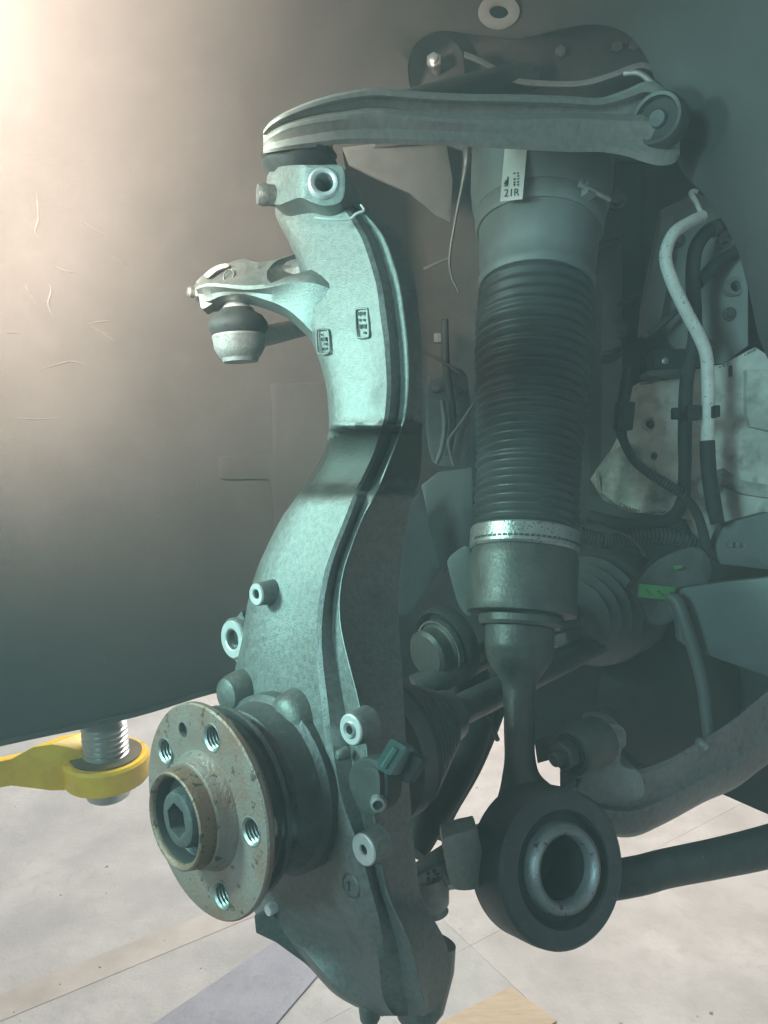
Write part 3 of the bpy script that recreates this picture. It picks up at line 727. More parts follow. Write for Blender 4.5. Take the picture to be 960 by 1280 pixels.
for px, py, rr in ((286, 868, .0150), (357, 903, .0200), (380, 1055, .017)):
    ce = PA(px, py, cflange-.060)
    ear = build('bearing_ear', lathe(ce, A, [(0, -.03), (rr*1.25, -.03), (rr*1.12, -.010), (rr*1.0, -.002), (rr*.85, .003), (rr*.5, .0055), (0, .006)], 32, capped=False), 'oily_steel', hb)
build('dust_shield_rim', lathe(hc, A, [(.060, -.026), (.0655, -.026), (.0665, -.024), (.0655, -.022), (.060, -.022)], 72, closed=True), 'dark_steel', hb)
# bright wear specks on the steel
for k in range(16):
    a0 = random.uniform(0, 2*math.pi); rr = random.uniform(.038, .074)
    sp = hc+(e1*math.cos(a0)+e2*math.sin(a0))*rr

# ================================================================== wheel speed sensor
ss = thing('wheel_speed_sensor', PA(470, 1010, -.34), 'black wheel speed sensor with angled connector screwed to the knuckle', 'sensor')
def sd(x, y): return dplane(x, y, Aim, -.344)
build('sensor_body', plate(rounded([(437, 985), (436, 968), (441, 955), (452, 948), (466, 949), (478, 957), (484, 972), (484, 996), (478, 1012), (464, 1020), (449, 1014)], 3), sd, .014, step=9, back=-A), 'black_rubber', ss, bevel=.0025)
build('body_collar', plate(rounded([(446, 985), (446, 970), (453, 961), (466, 960), (474, 968), (474, 1000), (466, 1010), (454, 1006)], 3), lambda x, y: sd(x, y)-.006, .008, step=9, back=-A), 'black_rubber', ss, bevel=.002)
build('saddle', plate(rounded([(453, 984), (460, 977), (472, 973), (484, 977), (493, 982), (488, 987), (474, 986), (464, 991), (456, 994)], 3), lambda x, y: .496+abs(x-472)*.0003, .010, step=8), 'sensor_green', ss, bevel=.0012)
con = build('connector', plate([(487, 925), (490, 923.5), (507, 933), (508, 936), (489, 968), (486, 969), (470, 960), (469, 956)], lambda x, y: .488+(x-488)*.0001-(y-945)*.0001, .013, step=8, back=D(.45, .28, .85)), 'sensor_green', ss, bevel=.0009, smooth=30)
build('connector_latch', plate([(510, 938), (526, 948), (528, 952), (512, 978), (508, 979), (496, 972), (494, 968)], .499, .012, step=8, back=D(.4, .25, .9)), 'black_rubber', con, bevel=.0009, smooth=30)
build('connector_rib', plate([(492, 934), (497, 937), (481, 962), (476, 959)], lambda x, y: .4865+(x-488)*.0001-(y-945)*.0001, .003, step=8), 'sensor_green', con, bevel=.0004, smooth=30)
scw = P(473, 1004, .489); sav = D(-.1, .05, -1)
so = build('fixing_screw', lathe(scw, sav, [(0, -.012), (.0052, -.012), (.0055, 0), (.0048, .003), (.0032, .0034), (.0030, 0), (0, 0)], 28, capped=False), 'thread_steel', ss, smooth=35)
build('screw_socket', lathe(scw, sav, [(0, .0005), (.0034, .0005), (.0034, .0012), (0, .0012)], 6, capped=False), 'ink', so)

# ================================================================== upper control arm
ua = thing('upper_control_arm', P(380, 200, .62), 'forged grey alloy upper control arm curving from the knuckle to the strut top', 'control arm')
U = [  # x, ytop, ymid, ybot, d
 (329, 163, 176, 192, .618), (340, 150, 168, 190, .606), (360, 138, 158, 187, .604), (392, 125, 150, 184, .612), (430, 115, 145, 180, .628), (470, 110, 141, 180, .648), (520, 114, 146, 181, .674), (580, 117, 150, 183, .706),
 (650, 118, 150, 187, .742), (710, 120, 149, 190, .772), (750, 122, 150, 190, .790), (782, 112, 152, 195, .800), (806, 102, 152, 203, .806), (826, 106, 158, 207, .810), (842, 128, 166, 204, .815), (850, 158, 178, 196, .82)]
rg = []
for x, yt, ym, yb, d in crom(U, 5):
    h = yb-yt; wv = .030
    def pt(f, off, dx=0): return P(x+dx, yt+h*f, d+off)
    rg.append([pt(.03, .045), pt(0, .022), pt(0, .004), pt(.05, .0), pt(.13, .0005), pt(.20, .012), pt((ym-yt)/h-.12, .013), pt((ym-yt)/h-.01, -.003), pt((ym-yt)/h+.06, -.0028), pt(.72, .004), pt(.90, .0005), pt(1.0, .004), pt(1.0, .022), pt(.9, .05)])
build('arm_beam', loft(rg), 'arm_alloy', ua, smooth=38)
# second leg running back
build('rear_leg', tube([(410, 156, .67, .014), (470, 144, .74, .015), (560, 118, .86, .016), (620, 102, .95, .016), (660, 96, 1.0, .018)], 6, 18), 'oily_steel', ua)
bj = P(374, 197, .642); bax = D(.02, 1, .10)
build('joint_housing', lathe(bj, bax, [(0, -.018), (.026, -.018), (.0285, -.012), (.0285, -.005), (.026, -.003), (0, -.003)], 48, capped=False), 'arm_alloy', ua)
build('ball_joint_boot', lathe(bj, bax, [(0, -.004), (.029, -.004), (.0315, -.001), (.029, .002), (.0315, .005), (.030, .009), (.025, .014), (.022, .020), (0, .020)], 48, capped=False), 'black_rubber', ua, smooth=50)
# inboard bushing
bu = P(824, 150, .806); buax = D(-.62, .12, -.78)
bo = build('bushing_eye', lathe(bu, buax, [(.022, .009), (.0255, .010), (.0275, .006), (.028, -.012), (.026, -.014), (.022, -.014)], 48, closed=True), 'dark_steel', ua)
build('bushing_rubber', lathe(bu, buax, [(.010, .004), (.020, .003), (.0218, .006), (.0218, -.012), (.010, -.012)], 40, closed=True), 'black_rubber', bo)
build('bushing_bolt', lathe(bu, buax, [(0, -.012), (.0098, -.012), (.0098, .006), (.008, .008), (0, .008)], 28, capped=False), 'dark_steel', bo)

# ================================================================== strut top mount bracket
mb = thing('upper_mount_bracket', P(680, 130, 1.0), 'dark pressed steel mount bracket above the air strut', 'bracket')
build('bracket_back', plate(rounded([(508, 62), (530, 38), (600, 40), (660, 40), (720, 24), (780, 30), (825, 70), (838, 130), (830, 190), (760, 200), (600, 195), (520, 150), (508, 100)], 3), lambda x, y: 1.04+(640-x)*.0001, .006, step=25), 'dark_body', mb, bevel=.001)
build('bracket_flange', loft([[P(x, y, .96), P(x, y+7, .95), P(x, y+9, .99), P(x, y+2, 1.0)] for x, y, *_ in crom([(580, 64), (600, 72), (625, 86), (645, 97), (690, 101), (730, 100), (765, 90), (795, 79), (812, 80), (828, 95)], 4)]), 'arm_alloy', mb, smooth=40)
build('bracket_flange', loft([[P(x, y, .955), P(x, y+4, .95), P(x, y+6, .98), P(x, y+2, .99)] for x, y, *_ in crom([(606, 112), (622, 103), (640, 98)], 4)]), 'arm_alloy', mb, smooth=40)
build('bracket_flange', tube([(780, 92, .90, .003), (800, 92, .89, .003), (818, 108, .88, .0035), (828, 128, .87, .0035), (838, 148, .865, .003)], 5, 10), 'arm_alloy', mb)
build('bracket_flange', tube([(806, 118, .87, .002), (803, 140, .862, .0024), (810, 160, .856, .0026), (824, 174, .852, .0026), (838, 182, .85, .002)], 5, 10), 'arm_alloy', mb)
build('bracket_flange', tube([(798, 178, .835, .0024), (814, 190, .83, .0028), (830, 196, .828, .0024)], 5, 10), 'arm_alloy', mb)
mbolt = P(543, 78, .97)
build('mount_bolt', merge(hexa(mbolt, D(-.2, .1, -1), .010, 0, .008), lathe(mbolt, D(-.2, .1, -1), [(0, -.02), (.006, -.02), (.006, .013), (.004, .014), (0, .014)], 18, capped=False)), 'zinc', mb, smooth=30)
build('mount_lug', plate(rounded([(514, 60), (530, 46), (552, 44), (572, 56), (580, 80), (576, 112), (545, 116), (520, 108)], 3), 1.0, .03, step=15), 'dark_body', mb, bevel=.002)

# ================================================================== guide link ball joint under the front arm
gl = thing('guide_link', P(300, 450, .68), 'guide link with rubber booted ball joint hanging under the knuckle arm', 'link')
gj = P(298, 413, .690); gax = D(.06, 1, .08)
build('joint_stud', lathe(gj, gax, [(0, -.034), (.0105, -.034), (.0115, -.022), (.013, -.020), (.013, -.015), (0, -.015)], 30, capped=False), 'machined', gl)
build('joint_boot', lathe(gj, gax, [(0, -.019), (.0145, -.019), (.0160, -.016), (.0225, -.012), (.0265, -.006), (.0262, -.001), (.0235, .003), (.022, .005), (0, .005)], 44, capped=False), 'black_rubber', gl, smooth=60)
build('joint_housing', lathe(gj, gax, [(0, .004), (.0232, .004), (.0240, .006), (.0232, .008), (.0225, .016), (.0185, .023), (.0165, .0245), (.0155, .028), (0, .028)], 44, capped=False), 'arm_iron', gl, smooth=35)
build('link_rod', tube([(312, 424, .690, .009), (340, 418, .72, .0095), (370, 411, .78, .0095), (420, 400, .88, .0095), (500, 385, 1.05, .0095)], 5, 16), 'arm_alloy', gl)

# ================================================================== drive shaft
ds = thing('drive_shaft', P(560, 980, .85), 'drive shaft with black ribbed joint boot behind the knuckle', 'drive shaft')
dax = (P(760, 800, 1.05)-P(505, 925, .72)).normalized()
o0 = P(488, 930, .70)
pr = [(0, -.03), (.063, -.03), (.064, -.012)]
for k in range(7):
    r0 = .063-.0045*k
    pr += [(r0-.005, -.008+k*.0105), (r0, -.0045+k*.0105), (r0-.0005, -.0025+k*.0105), (r0-.006, .0005+k*.0105)]
pr += [(.028, .072), (.026, .088), (0, .088)]
build('joint_boot', lathe(o0, dax, pr, 56, capped=False), 'boot_rubber', ds, smooth=50)
build('shaft_bar', tube([tuple(o0+dax*.09)+(.016,), tuple(o0+dax*.2)+(.016,), tuple(o0+dax*.45)+(.016,)], 3, 20, world=True), 'dark_steel', ds)
pr = [(0, -.08), (.03, -.08), (.035, -.06)]
for k in range(4):
    pr += [(.045+.008*k, -.05+k*.016), (.052+.008*k, -.044+k*.016), (.05+.008*k, -.038+k*.016)]
pr += [(.078, .02), (.08, .03), (.08, .09), (0, .09)]
build('inner_boot', lathe(P(735, 765, 1.05), dax, pr, 48, capped=False), 'boot_rubber', ds, smooth=50)
# steering joint ring seen above the boot
sj = thing('steering_rack_joint', P(560, 860, .9), 'dull steel track rod joint with bright band, in shadow left of the strut stem', 'joint')
jax = D(-.75, .22, -.62); jc = P(548, 812, .88)
build('boot_rim', lathe(jc, jax, [(.040, -.02), (.046, -.02), (.047, -.01), (.043, -.002), (.040, -.006)], 44, closed=True), 'black_rubber', sj)
build('joint_barrel', lathe(jc, jax, [(0, -.03), (.031, -.03), (.033, -.024), (.033, -.006), (.031, 0), (.028, .003), (.028, .018), (.024, .022), (0, .022)], 40, capped=False), 'oily_steel', sj, smooth=35)
build('clip_band', lathe(jc, jax, [(.0325, -.006), (.0345, -.006), (.0345, .001), (.0325, .001)], 40, closed=True), 'band_steel', sj)
build('track_rod', tube([(520, 862, .86, .017), (560, 842, .87, .016), (600, 822, .89, .015), (660, 790, .93, .015), (720, 770, .98, .015)], 5, 16), 'dark_steel', sj)

# ================================================================== lower control arm
lc = thing('lower_control_arm', P(650, 1140, .75), 'heavy dark lower control arm running behind the strut eye', 'control arm')
lr = []
for x, yt, yb, d in crom([(700, 955, 1010, .78), (735, 958, 1035, .775), (785, 962, 1047, .78), (830, 950, 1030, .80), (880, 922, 1003, .84), (920, 896, 985, .88), (960, 862, 955, .93), (1040, 800, 900, 1.0)], 5):
    h = yb-yt
    lr.append([P(x, yt+h*.04, d+.05), P(x, yt, d+.02), P(x, yt+h*.02, d+.006), P(x, yt+h*.10, d), P(x, yt+h*.40, d+.003), P(x, yt+h*.55, d+.004), P(x, yt+h*.62, d-.004), P(x, yt+h*.72, d-.004), P(x, yt+h*.95, d+.004), P(x, yb, d+.014), P(x, yb, d+.05)])
build('arm_beam', loft(lr), 'arm_iron', lc, smooth=35)
lr = []
for x, yt, yb, d in crom([(500, 1092, 1128, .655), (525, 1074, 1122, .655), (555, 1054, 1114, .66), (600, 1028, 1108, .685), (650, 1010, 1105, .72), (720, 975, 1060, .76)], 5):
    h = yb-yt
    lr.append([P(x, yt, d+.05), P(x, yt, d+.01), P(x, yt+h*.12, d), P(x, yt+h*.35, d+.001), P(x, yt+h*.42, d-.004), P(x, yt+h*.9, d-.001), P(x, yb, d+.008), P(x, yb, d+.05)])
build('outer_beam', loft(lr), 'green_alloy', lc, smooth=35)
build('stop_block', plate(rounded([(553, 1052), (560, 1046), (590, 1038), (598, 1042), (606, 1090), (604, 1104), (596, 1111), (575, 1113), (564, 1106), (556, 1075)], 3), lambda x, y: .650+(x-575)*.0006+abs(y-1078)*.00006, .03, step=12), 'green_alloy', lc, bevel=.003)
lmk = P(541, 1095, .652)
build('casting_mark', merge(*[lathe(lmk+D(.0045*math.cos(t), .0045*math.sin(t), 0), D(0, 0, -1), [(.0018, -.004), (.0016, .001), (0, .0012)], 10) for t in [k*1.2566 for k in range(5)]]), 'oily_steel', lc)
build('lower_ball_joint', lathe(P(540, 1122, .665), D(.2, 1, .1), [(0, -.02), (.014, -.02), (.016, -.005), (.014, .006), (.010, .010), (.012, .014), (0, .016)], 32, capped=False), 'arm_alloy', lc)
build('link_lug', plate(rounded([(742, 910), (752, 904), (772, 906), (782, 914), (783, 930), (777, 940), (778, 958), (800, 966), (800, 1000), (720, 1000), (736, 960), (742, 940)], 3), .765, .045, step=12), 'arm_iron', lc, bevel=.003)
for x, y in ((766, 984), (776, 984), (800, 978), (880, 932)):
    build('cast_pip', lathe(P(x, y, .775+(max(0, x-785))*.0006), D(0, 0, -1), [(.006, -.01), (.0045, .003), (.003, .0045), (0, .0045)], 16, capped=False), 'arm_iron', lc)

# ================================================================== stabiliser link bush
sb = thing('stabiliser_bush', P(715, 965, .74), 'round stabiliser link bush with hex nut behind the strut stem', 'bush')
sc2 = P(728, 934, .745); sbx = D(-.80, .10, -.60)
so2 = build('bush_sleeve', lathe(sc2, sbx, [(.0, -.025), (.0235, -.025), (.0245, -.022), (.0245, .016), (.0225, .019), (.018, .019), (.017, .014), (0, .014)], 44, capped=False), 'oily_steel', sb, smooth=35)
build('washer', lathe(sc2, sbx, [(0, .014), (.0165, .014), (.0165, .019), (0, .019)], 36, capped=False), 'black_rubber', sb)
build('hex_nut', hexa(sc2+sbx.normalized()*.019, sbx, .0145, 0, .014, ref=D(.2, 1, 0)), 'oily_steel', sb, smooth=30)
build('bolt_end', lathe(sc2+sbx.normalized()*.019, sbx, [(0, .010), (.0075, .010), (.0072, .022), (.005, .024), (0, .024)], 24, capped=False), 'dark_steel', sb)
build('link_arm', loft([[P(668, 905+dy, .79), P(672, 932+dy, .788), P(672, 932+dy, .80), P(668, 905+dy, .80)] for dy in (6, 22)]+[[P(720, 905, .765), P(724, 940, .765), P(724, 940, .79), P(720, 905, .79)]]), 'oily_steel', sb, smooth=30)

# ================================================================== track control rod right
tr = thing('trailing_link', P(790, 1120, .74), 'smooth black tubular link leaving the frame at lower right', 'link')
build('link_tube', tube([(690, 1112, .735, .0185), (790, 1096, .745, .0180), (830, 1086, .755, .0178), (900, 1072, .78, .0190), (960, 1058, .80, .0205), (1060, 1030, .84, .022)], 5, 32), 'dark_steel', tr, smooth=60)

# ================================================================== hoses left of the stem
hz = thing('breather_hose', P(560, 1030, .84), 'thick black breather hose bending down beside the joint boot', 'hose')
build('hose_run', tube([(590, 850, .95, .024), (592, 880, .90, .024), (584, 925, .85, .023), (562, 975, .80, .021), (535, 1025, .77, .018), (515, 1065, .75, .015)], 6, 22), 'black_rubber', hz)
build('hose_band', tube([(560, 892, .865, .0028), (585, 888, .86, .0028), (608, 896, .86, .0028), (622, 925, .87, .0028)], 5, 8), 'dark_steel', hz)
hz2 = thing('narrow_hose', P(610, 990, .9), 'narrow black hose running down in the gap beside the strut stem', 'hose')
build('hose_run', tube([(632, 840, 1.0, .012), (622, 880, .97, .012), (606, 925, .94, .011), (588, 965, .91, .0105), (562, 1010, .88, .010), (545, 1045, .86, .010)], 6, 16), 'black_rubber', hz2)

# ================================================================== right hand body parts
bp_ = thing('chassis_rail', P(880, 690, 1.02), 'white painted chassis rail with bare holes and grime at right', 'chassis rail')
wb = lambda x, y: 1.0+max(0, 880-x)*.0004-max(0, x-900)*.0006
build('rail_face', plate([(800, 478), (845, 470), (868, 462), (905, 455), (944, 434), (960, 444), (1100, 500), (1100, 720), (960, 695), (890, 690), (868, 650), (845, 645), (795, 640), (762, 625), (745, 598), (772, 560), (790, 525)],
                         wb, .03, holes=[ell(813, 530, 6, 6, 18), ell(818, 570, 4.5, 5, 16)], step=20), 'white_body', bp_, bevel=.002)
build('rail_emboss', plate(rounded([(934, 470), (942, 462), (1040, 470), (1040, 545), (950, 536), (937, 528), (933, 510)], 3), lambda x, y: wb(x, y)-.006, .010, step=18), 'white_body', bp_, bevel=.003)
build('rail_gusset', plate([(748, 588), (764, 566), (786, 552), (796, 572), (806, 590), (828, 602), (846, 622), (842, 638), (800, 641), (770, 630), (752, 616)], lambda x, y: wb(x, y)-.012+.003*math.sin(x*.13+y*.05)+.0015*math.sin(y*.19), .016, step=7), 'dirty_body', bp_, bevel=.003)
build('rail_slot', box(P(913, 464, wb(913, 464)-.0005), D(1, 0, 0), D(0, 1, 0), D(0, 0, 1), .004, .014, .002), 'ink', bp_)
build('rail_hole', lathe(P(813, 530, wb(813, 530)), D(0, 0, -1), [(.0065, -.02), (.0065, .001), (.0085, .0018), (.010, .0006), (.010, -.02)], 24, closed=True), 'dirty_body', bp_)
ub_ = thing('inner_wing_bracket', P(880, 450, 1.05), 'dim grey inner wing bracket behind the pale brake pipe', 'bracket')
build('bracket_face', plate([(826, 262), (870, 240), (915, 262), (935, 320), (935, 432), (905, 454), (868, 460), (838, 430), (826, 400)], lambda x, y: 1.06-(x-830)*.0006, .01, holes=[ell(919, 358, 7, 8, 18)], step=20), 'dim_body', ub_, bevel=.0015)
build('bracket_rib', plate([(828, 270), (842, 268), (838, 330), (824, 412), (812, 420), (803, 418), (806, 380)], 1.03, .02, step=16), 'dim_body', ub_, bevel=.002)
build('bracket_stay', tube([(812, 418, 1.03, .004), (828, 405, 1.02, .004), (848, 386, 1.02, .004), (858, 376, 1.03, .004)], 3, 10), 'dark_steel', ub_)
build('hole_collar', lathe(P(919, 358, 1.004), D(0, 0, -1), [(.007, -.01), (.007, .002), (.0115, .003), (.013, 0), (.013, -.01)], 24, closed=True), 'dim_body', ub_)
build('stay_bolt', lathe(P(830, 452, 1.0), D(0, 0, -1), [(0, -.01), (.006, -.01), (.006, .004), (.003, .006), (0, .006)], 16, capped=False), 'zinc', ub_)

pp = thing('brake_pipe', P(885, 550, .93), 'pale speckled brake pipe with two bends and black sleeve', 'pipe')
build('pipe_run', tube([(878, 270, .95, .0070), (862, 278, .935, .0072), (842, 292, .92, .0074), (832, 318, .915, .0075), (838, 346, .915, .0076), (856, 386, .92, .0077), (874, 420, .925, .0077), (883, 445, .928, .0077), (885, 480, .93, .0077), (885, 520, .93, .0077), (884, 552, .93, .0078)], 7, 20), 'pale_pipe', pp, smooth=60)
build('pipe_sleeve', tube([(884, 551, .93, .0088), (886, 590, .93, .009), (892, 630, .93, .009), (897, 654, .93, .008)], 5, 18), 'black_rubber', pp)
build('pipe_tab', tube([(877, 268, .948, .003), (870, 252, .945, .003), (864, 243, .945, .0032), (866, 239, .945, .003), (872, 240, .945, .0025)], 4, 10), 'pale_pipe', pp)
hs = thing('brake_hose', P(858, 600, .97), 'thick black hose running behind the pale brake pipe', 'hose')
build('hose_run', tube([(905, 280, .99, .0085), (886, 288, .98, .0088), (870, 310, .97, .009), (866, 345, .965, .009), (868, 390, .965, .009), (868, 425, .968, .0085), (858, 480, .97, .0085), (856, 540, .97, .0085), (856, 590, .97, .008), (852, 630, .975, .008), (830, 652, .98, .0085), (780, 655, .99, .0085), (735, 645, 1.0, .008)], 6, 16), 'black_rubber', hs)
build('hose_branch', tube([(872, 355, .972, .008), (885, 340, .985, .008), (900, 325, .99, .008), (918, 318, 1.0, .008)], 5, 14), 'black_rubber', hs)
clp = thing('pipe_clip', P(870, 525, .93), 'black plastic clip tying the pale pipe to the hose', 'clip')
build('clip_body', merge(box(P(866, 516, .93), D(1, 0, 0), D(0, 1, 0), D(0, 0, 1), .016, .018, .012)), 'black_rubber', clp, bevel=.0015, smooth=30)
build('clip_wing', box(P(845, 517, .945), D(1, 0, 0), D(0, 1, 0), D(0, 0, 1), .010, .014, .01), 'black_rubber', clp, bevel=.0015, smooth=30)
build('clip_wing', box(P(893, 515, .92), D(1, 0, 0), D(0, 1, 0), D(0, 0, 1), .006, .014, .02), 'black_rubber', clp, bevel=.0012, smooth=30)
cb = thing('sensor_cable', P(885, 690, .95), 'black sensor cable with ribbed sleeve crossing the white rail', 'cable')
build('cable_run', tube([(785, 460, .95, .006), (780, 490, .945, .006), (776, 530, .94, .007), (780, 552, .94, .0055), (795, 578, .94, .0055), (820, 597, .94, .0055), (848, 615, .94, .0055), (868, 636, .945, .0058), (878, 662, .95, .006), (884, 695, .95, .0075)], 6, 14), 'black_rubber', cb)
for k in range(12):
    x = 812+k*3.8; y = 592+k*2.35
    build('sleeve_ring', lathe(P(x, y, .94), D(.85, .52, 0), [(.005, -.0012), (.0066, -.0008), (.0066, .0008), (.005, .0012)], 14, closed=True), 'dark_steel', cb)
build('cable_plug', box(P(780, 520, .93), D(1, .1, 0).normalized(), D(-.1, 1, 0).normalized(), D(0, 0, 1), .020, .034, .018), 'black_rubber', cb, bevel=.002, smooth=30)
cj = thing('connector_block', P(845, 470, 1.0), 'black plastic connector block above the white rail', 'connector')
build('block_body', box(P(838, 452, 1.01), D(1, -.05, 0).normalized(), D(.05, 1, 0).normalized(), D(0, 0, 1), .055, .028, .03), 'black_rubber', cj, bevel=.003, smooth=30)
build('block_lip', box(P(828, 468, 1.0), D(1, -.08, 0).normalized(), D(.08, 1, 0).normalized(), D(0, 0, 1), .05, .008, .03), 'grey_plastic', cj, bevel=.002, smooth=30)

# lower right: shield plate, tag bracket, link
up_ = thing('underbody_shield', P(900, 840, .95), 'smooth teal grey underbody shield at the right edge', 'shield')
build('shield_panel', plate(rounded([(846, 742), (870, 732), (960, 722), (1100, 715), (1100, 880), (1000, 856), (960, 845), (905, 826), (856, 806), (848, 790)], 2), lambda x, y: .93-(x-850)*.0006, .012, step=22), 'grey_plastic', up_, bevel=.002)
build('shield_upper', plate([(905, 655), (960, 640), (1100, 650), (1100, 715), (960, 712), (900, 705), (890, 690)], lambda x, y: .96-(x-890)*.0004, .02, step=20), 'grey_plastic', up_, bevel=.002)
build('shield_ribs', merge(*[box(P(912+k*9, 681+k*.3, .945), D(1, 0, 0), D(0, 1, 0), D(0, 0, 1), .005, .006, .006) for k in range(3)]), 'dim_body', up_, smooth=0)
tg = thing('level_sensor_bracket', P(830, 780, .93), 'grey level sensor bracket with a bright green tag', 'bracket')
build('bracket_body', plate(rounded([(788, 738), (800, 722), (822, 700), (862, 684), (882, 690), (890, 716), (878, 735), (852, 752), (848, 772), (826, 782), (812, 776), (800, 752)], 3), lambda x, y: .95-(x-790)*.0002, .02, step=16), 'dark_steel', tg, bevel=.002)
build('green_tag', box(P(820, 740, .92), D(1, .10, .05).normalized(), D(-.10, 1, 0).normalized(), D(-.05, 0, 1).normalized(), .044, .016, .004), 'green_tag', tg, bevel=.001, smooth=30)
build('tag_mark', merge(*[box(P(811+k*15, 740+k*1.5, .9175), D(.75, .65, 0).normalized(), D(-.65, .75, 0).normalized(), D(0, 0, 1), .010, .0016, .001) for k in range(3)]), 'grey_plastic', tg, smooth=0)
build('bracket_clip', box(P(847, 709, .925), D(1, -.15, 0).normalized(), D(.15, 1, 0).normalized(), D(0, 0, 1), .010, .0035, .003), 'green_tag', tg, smooth=0)
lk = thing('level_sensor_link', P(885, 920, .9), 'thin grey drop link hanging from the tag bracket to the lower arm', 'link')
build('link_rod', tube([(836, 745, .91, .006), (846, 752, .905, .0075), (855, 775, .90, .0078), (868, 815, .895, .0075), (878, 855, .89, .007), (883, 895, .885, .0065), (888, 925, .88, .0065), (905, 950, .88, .007)], 6, 16), 'grey_plastic', lk, smooth=60)

# motor casting + dark mass in the middle distance
gb = thing('gearbox_casing', P(780, 900, 1.1), 'black gearbox casing in deep shadow behind the lower arm', 'casing')
build('casing_shell', lathe(P(800, 870, 1.14), D(-.4, .1, -1), [(0, -.1), (.13, -.1), (.14, -.06), (.125, 0), (.09, .03), (.05, .045), (0, .05)], 44, capped=False), 'dark_body', gb)
build('casing_flange', plate(rounded([(640, 850), (720, 830), (800, 820), (835, 850), (840, 930), (780, 975), (720, 962), (660, 920)], 3), 1.12, .03, step=25), 'dark_body', gb, bevel=.004)

# left middle: splash plate behind the knuckle
sp_ = plate([(527, 606), (548, 590), (590, 584), (592, 690), (566, 698), (556, 716), (545, 705)], .97, .006, step=15)
o = build('splash_plate', sp_, 'grey_plastic', None, bevel=.001); tag(o, 'dull blue grey splash plate between the knuckle and the gaiter', 'splash plate')
sp2 = plate([(500, 640), (528, 612), (545, 690), (552, 712), (512, 768), (498, 770)], .92, .006, step=15)
o = build('heat_baffle', sp2, 'black_rubber', None, bevel=.001); tag(o, 'dark brown heat baffle tucked behind the knuckle neck', 'baffle')
# thin wiring
wires = [('loom_wire', 'thin grey wire hanging left of the strut canister', [(583, 182, .93, .006), (583, 200, .93, .0045), (578, 230, .94, .0025), (570, 270, .95, .0022), (562, 320, .96, .002), (564, 345, .96, .002), (574, 366, .96, .002)]),
         ('branch_wire', 'short thin branch wire reaching left behind the knuckle neck', [(562, 322, .962, .0018), (548, 328, .97, .0018), (530, 336, .98, .0018)]),
         ('clip_wire', 'thin wire rising behind the gaiter edge with a kinked end', [(592, 505, .97, .0022), (575, 530, .97, .0022), (562, 548, .97, .0022), (561, 560, .97, .0022), (567, 582, .97, .0025)]),
         ('ground_strap', 'short pale ground strap in the dark gap behind the knuckle', [(530, 440, .99, .002), (550, 450, .99, .002), (575, 466, .99, .002)]),
         ('stray_wire', 'thin wire below the clamp band right of the strut cup', [(722, 655, .88, .002), (745, 656, .90, .0016), (770, 664, .92, .0014), (790, 674, .93, .0014), (806, 694, .93, .0016)])]
for nm, lb, pts in wires:
    o = build(nm, tube(pts, 5, 8), 'oily_steel'); tag(o, lb, 'wire')
o = build('cable_clip', box(P(547, 423, .98), D(1, 0, 0), D(0, 1, 0), D(0, 0, 1), .009, .012, .008), 'dim_body', None, bevel=.001); tag(o, 'small pale cable clip in the dark right of the knuckle neck', 'clip')
o = build('cable_stay', tube([(552, 500, 1.0, .004), (556, 530, 1.0, .004), (552, 560, 1.0, .004), (545, 580, 1.0, .003)], 4, 10), 'dark_steel'); tag(o, 'dark vertical cable stay left of the gaiter', 'stay')

# ------------------------------------------------------------------ small fixings on the right hand body
def bead_line(name, pts, r, parent, material='weld'):
    S = crom(pts, 10); gs = []
    for k, q in enumerate(S):
        c = P(*q); gs.append(lathe(c, D(0, 0, -1), [(r*random.uniform(.9, 1.2), -r), (r*random.uniform(.75, 1.0), r*.2), (r*.3, r*.6)], 8))
    return build(name, merge(*gs), material, parent, smooth=60)
bead_line('weld_seam', [(802, 480, wb(802, 480)), (845, 471, wb(845, 471)), (905, 457, wb(905, 457)), (944, 437, wb(944, 437))], .0022, bp_)
bead_line('weld_seam', [(760, 622, wb(760, 622)-.012), (795, 638, wb(795, 638)-.012), (836, 640, wb(836, 640)-.012)], .0022, bp_)
for x, y in ((930, 575), (905, 500), (948, 600), (838, 500), (826, 622)):
    build('spot_weld', lathe(P(x, y, wb(x, y)), D(0, 0, -1), [(.0065, -.002), (.0055, .0006), (.0035, -.0001), (0, -.0004)], 18, capped=False), 'white_body', bp_)
build('rail_fold', plate([(868, 600), (905, 585), (925, 600), (960, 606), (1000, 615), (1000, 628), (930, 618), (905, 606), (880, 640), (866, 640)], lambda x, y: wb(x, y)-.010, .012, step=14), 'dirty_body', bp_, bevel=.002)

for x, y, r in ((905, 300, .005), (912, 392, .0045), (848, 300, .005), (886, 432, .0045)):
    build('bracket_bolt', merge(hexa(P(x, y, 1.055-(x-830)*.0006), D(0, 0, -1), r*1.3, 0, .005), lathe(P(x, y, 1.055-(x-830)*.0006), D(0, 0, -1), [(r*1.9, -.002), (r*1.9, .001), (r*1.2, .0015)], 18)), 'oily_steel', ub_, smooth=30)
tl = thing('small_hose_clip', P(907, 292, .97), 'black hose clip holding the hose end under the liner edge', 'clip')
build('clip_band', lathe(P(893, 286, .982), D(-1, .45, 0), [(.0088, -.005), (.0105, -.004), (.0105, .004), (.0088, .005)], 24, closed=True), 'dark_steel', tl)
build('clip_ear', box(P(903, 300, .975), D(.9, -.4, 0).normalized(), D(.4, .9, 0).normalized(), D(0, 0, 1), .012, .009, .008), 'black_rubber', tl, bevel=.001, smooth=30)
lo = thing('wiring_loom', P(800, 700, 1.0), 'bundle of dark corrugated wiring loom running under the white rail', 'loom')
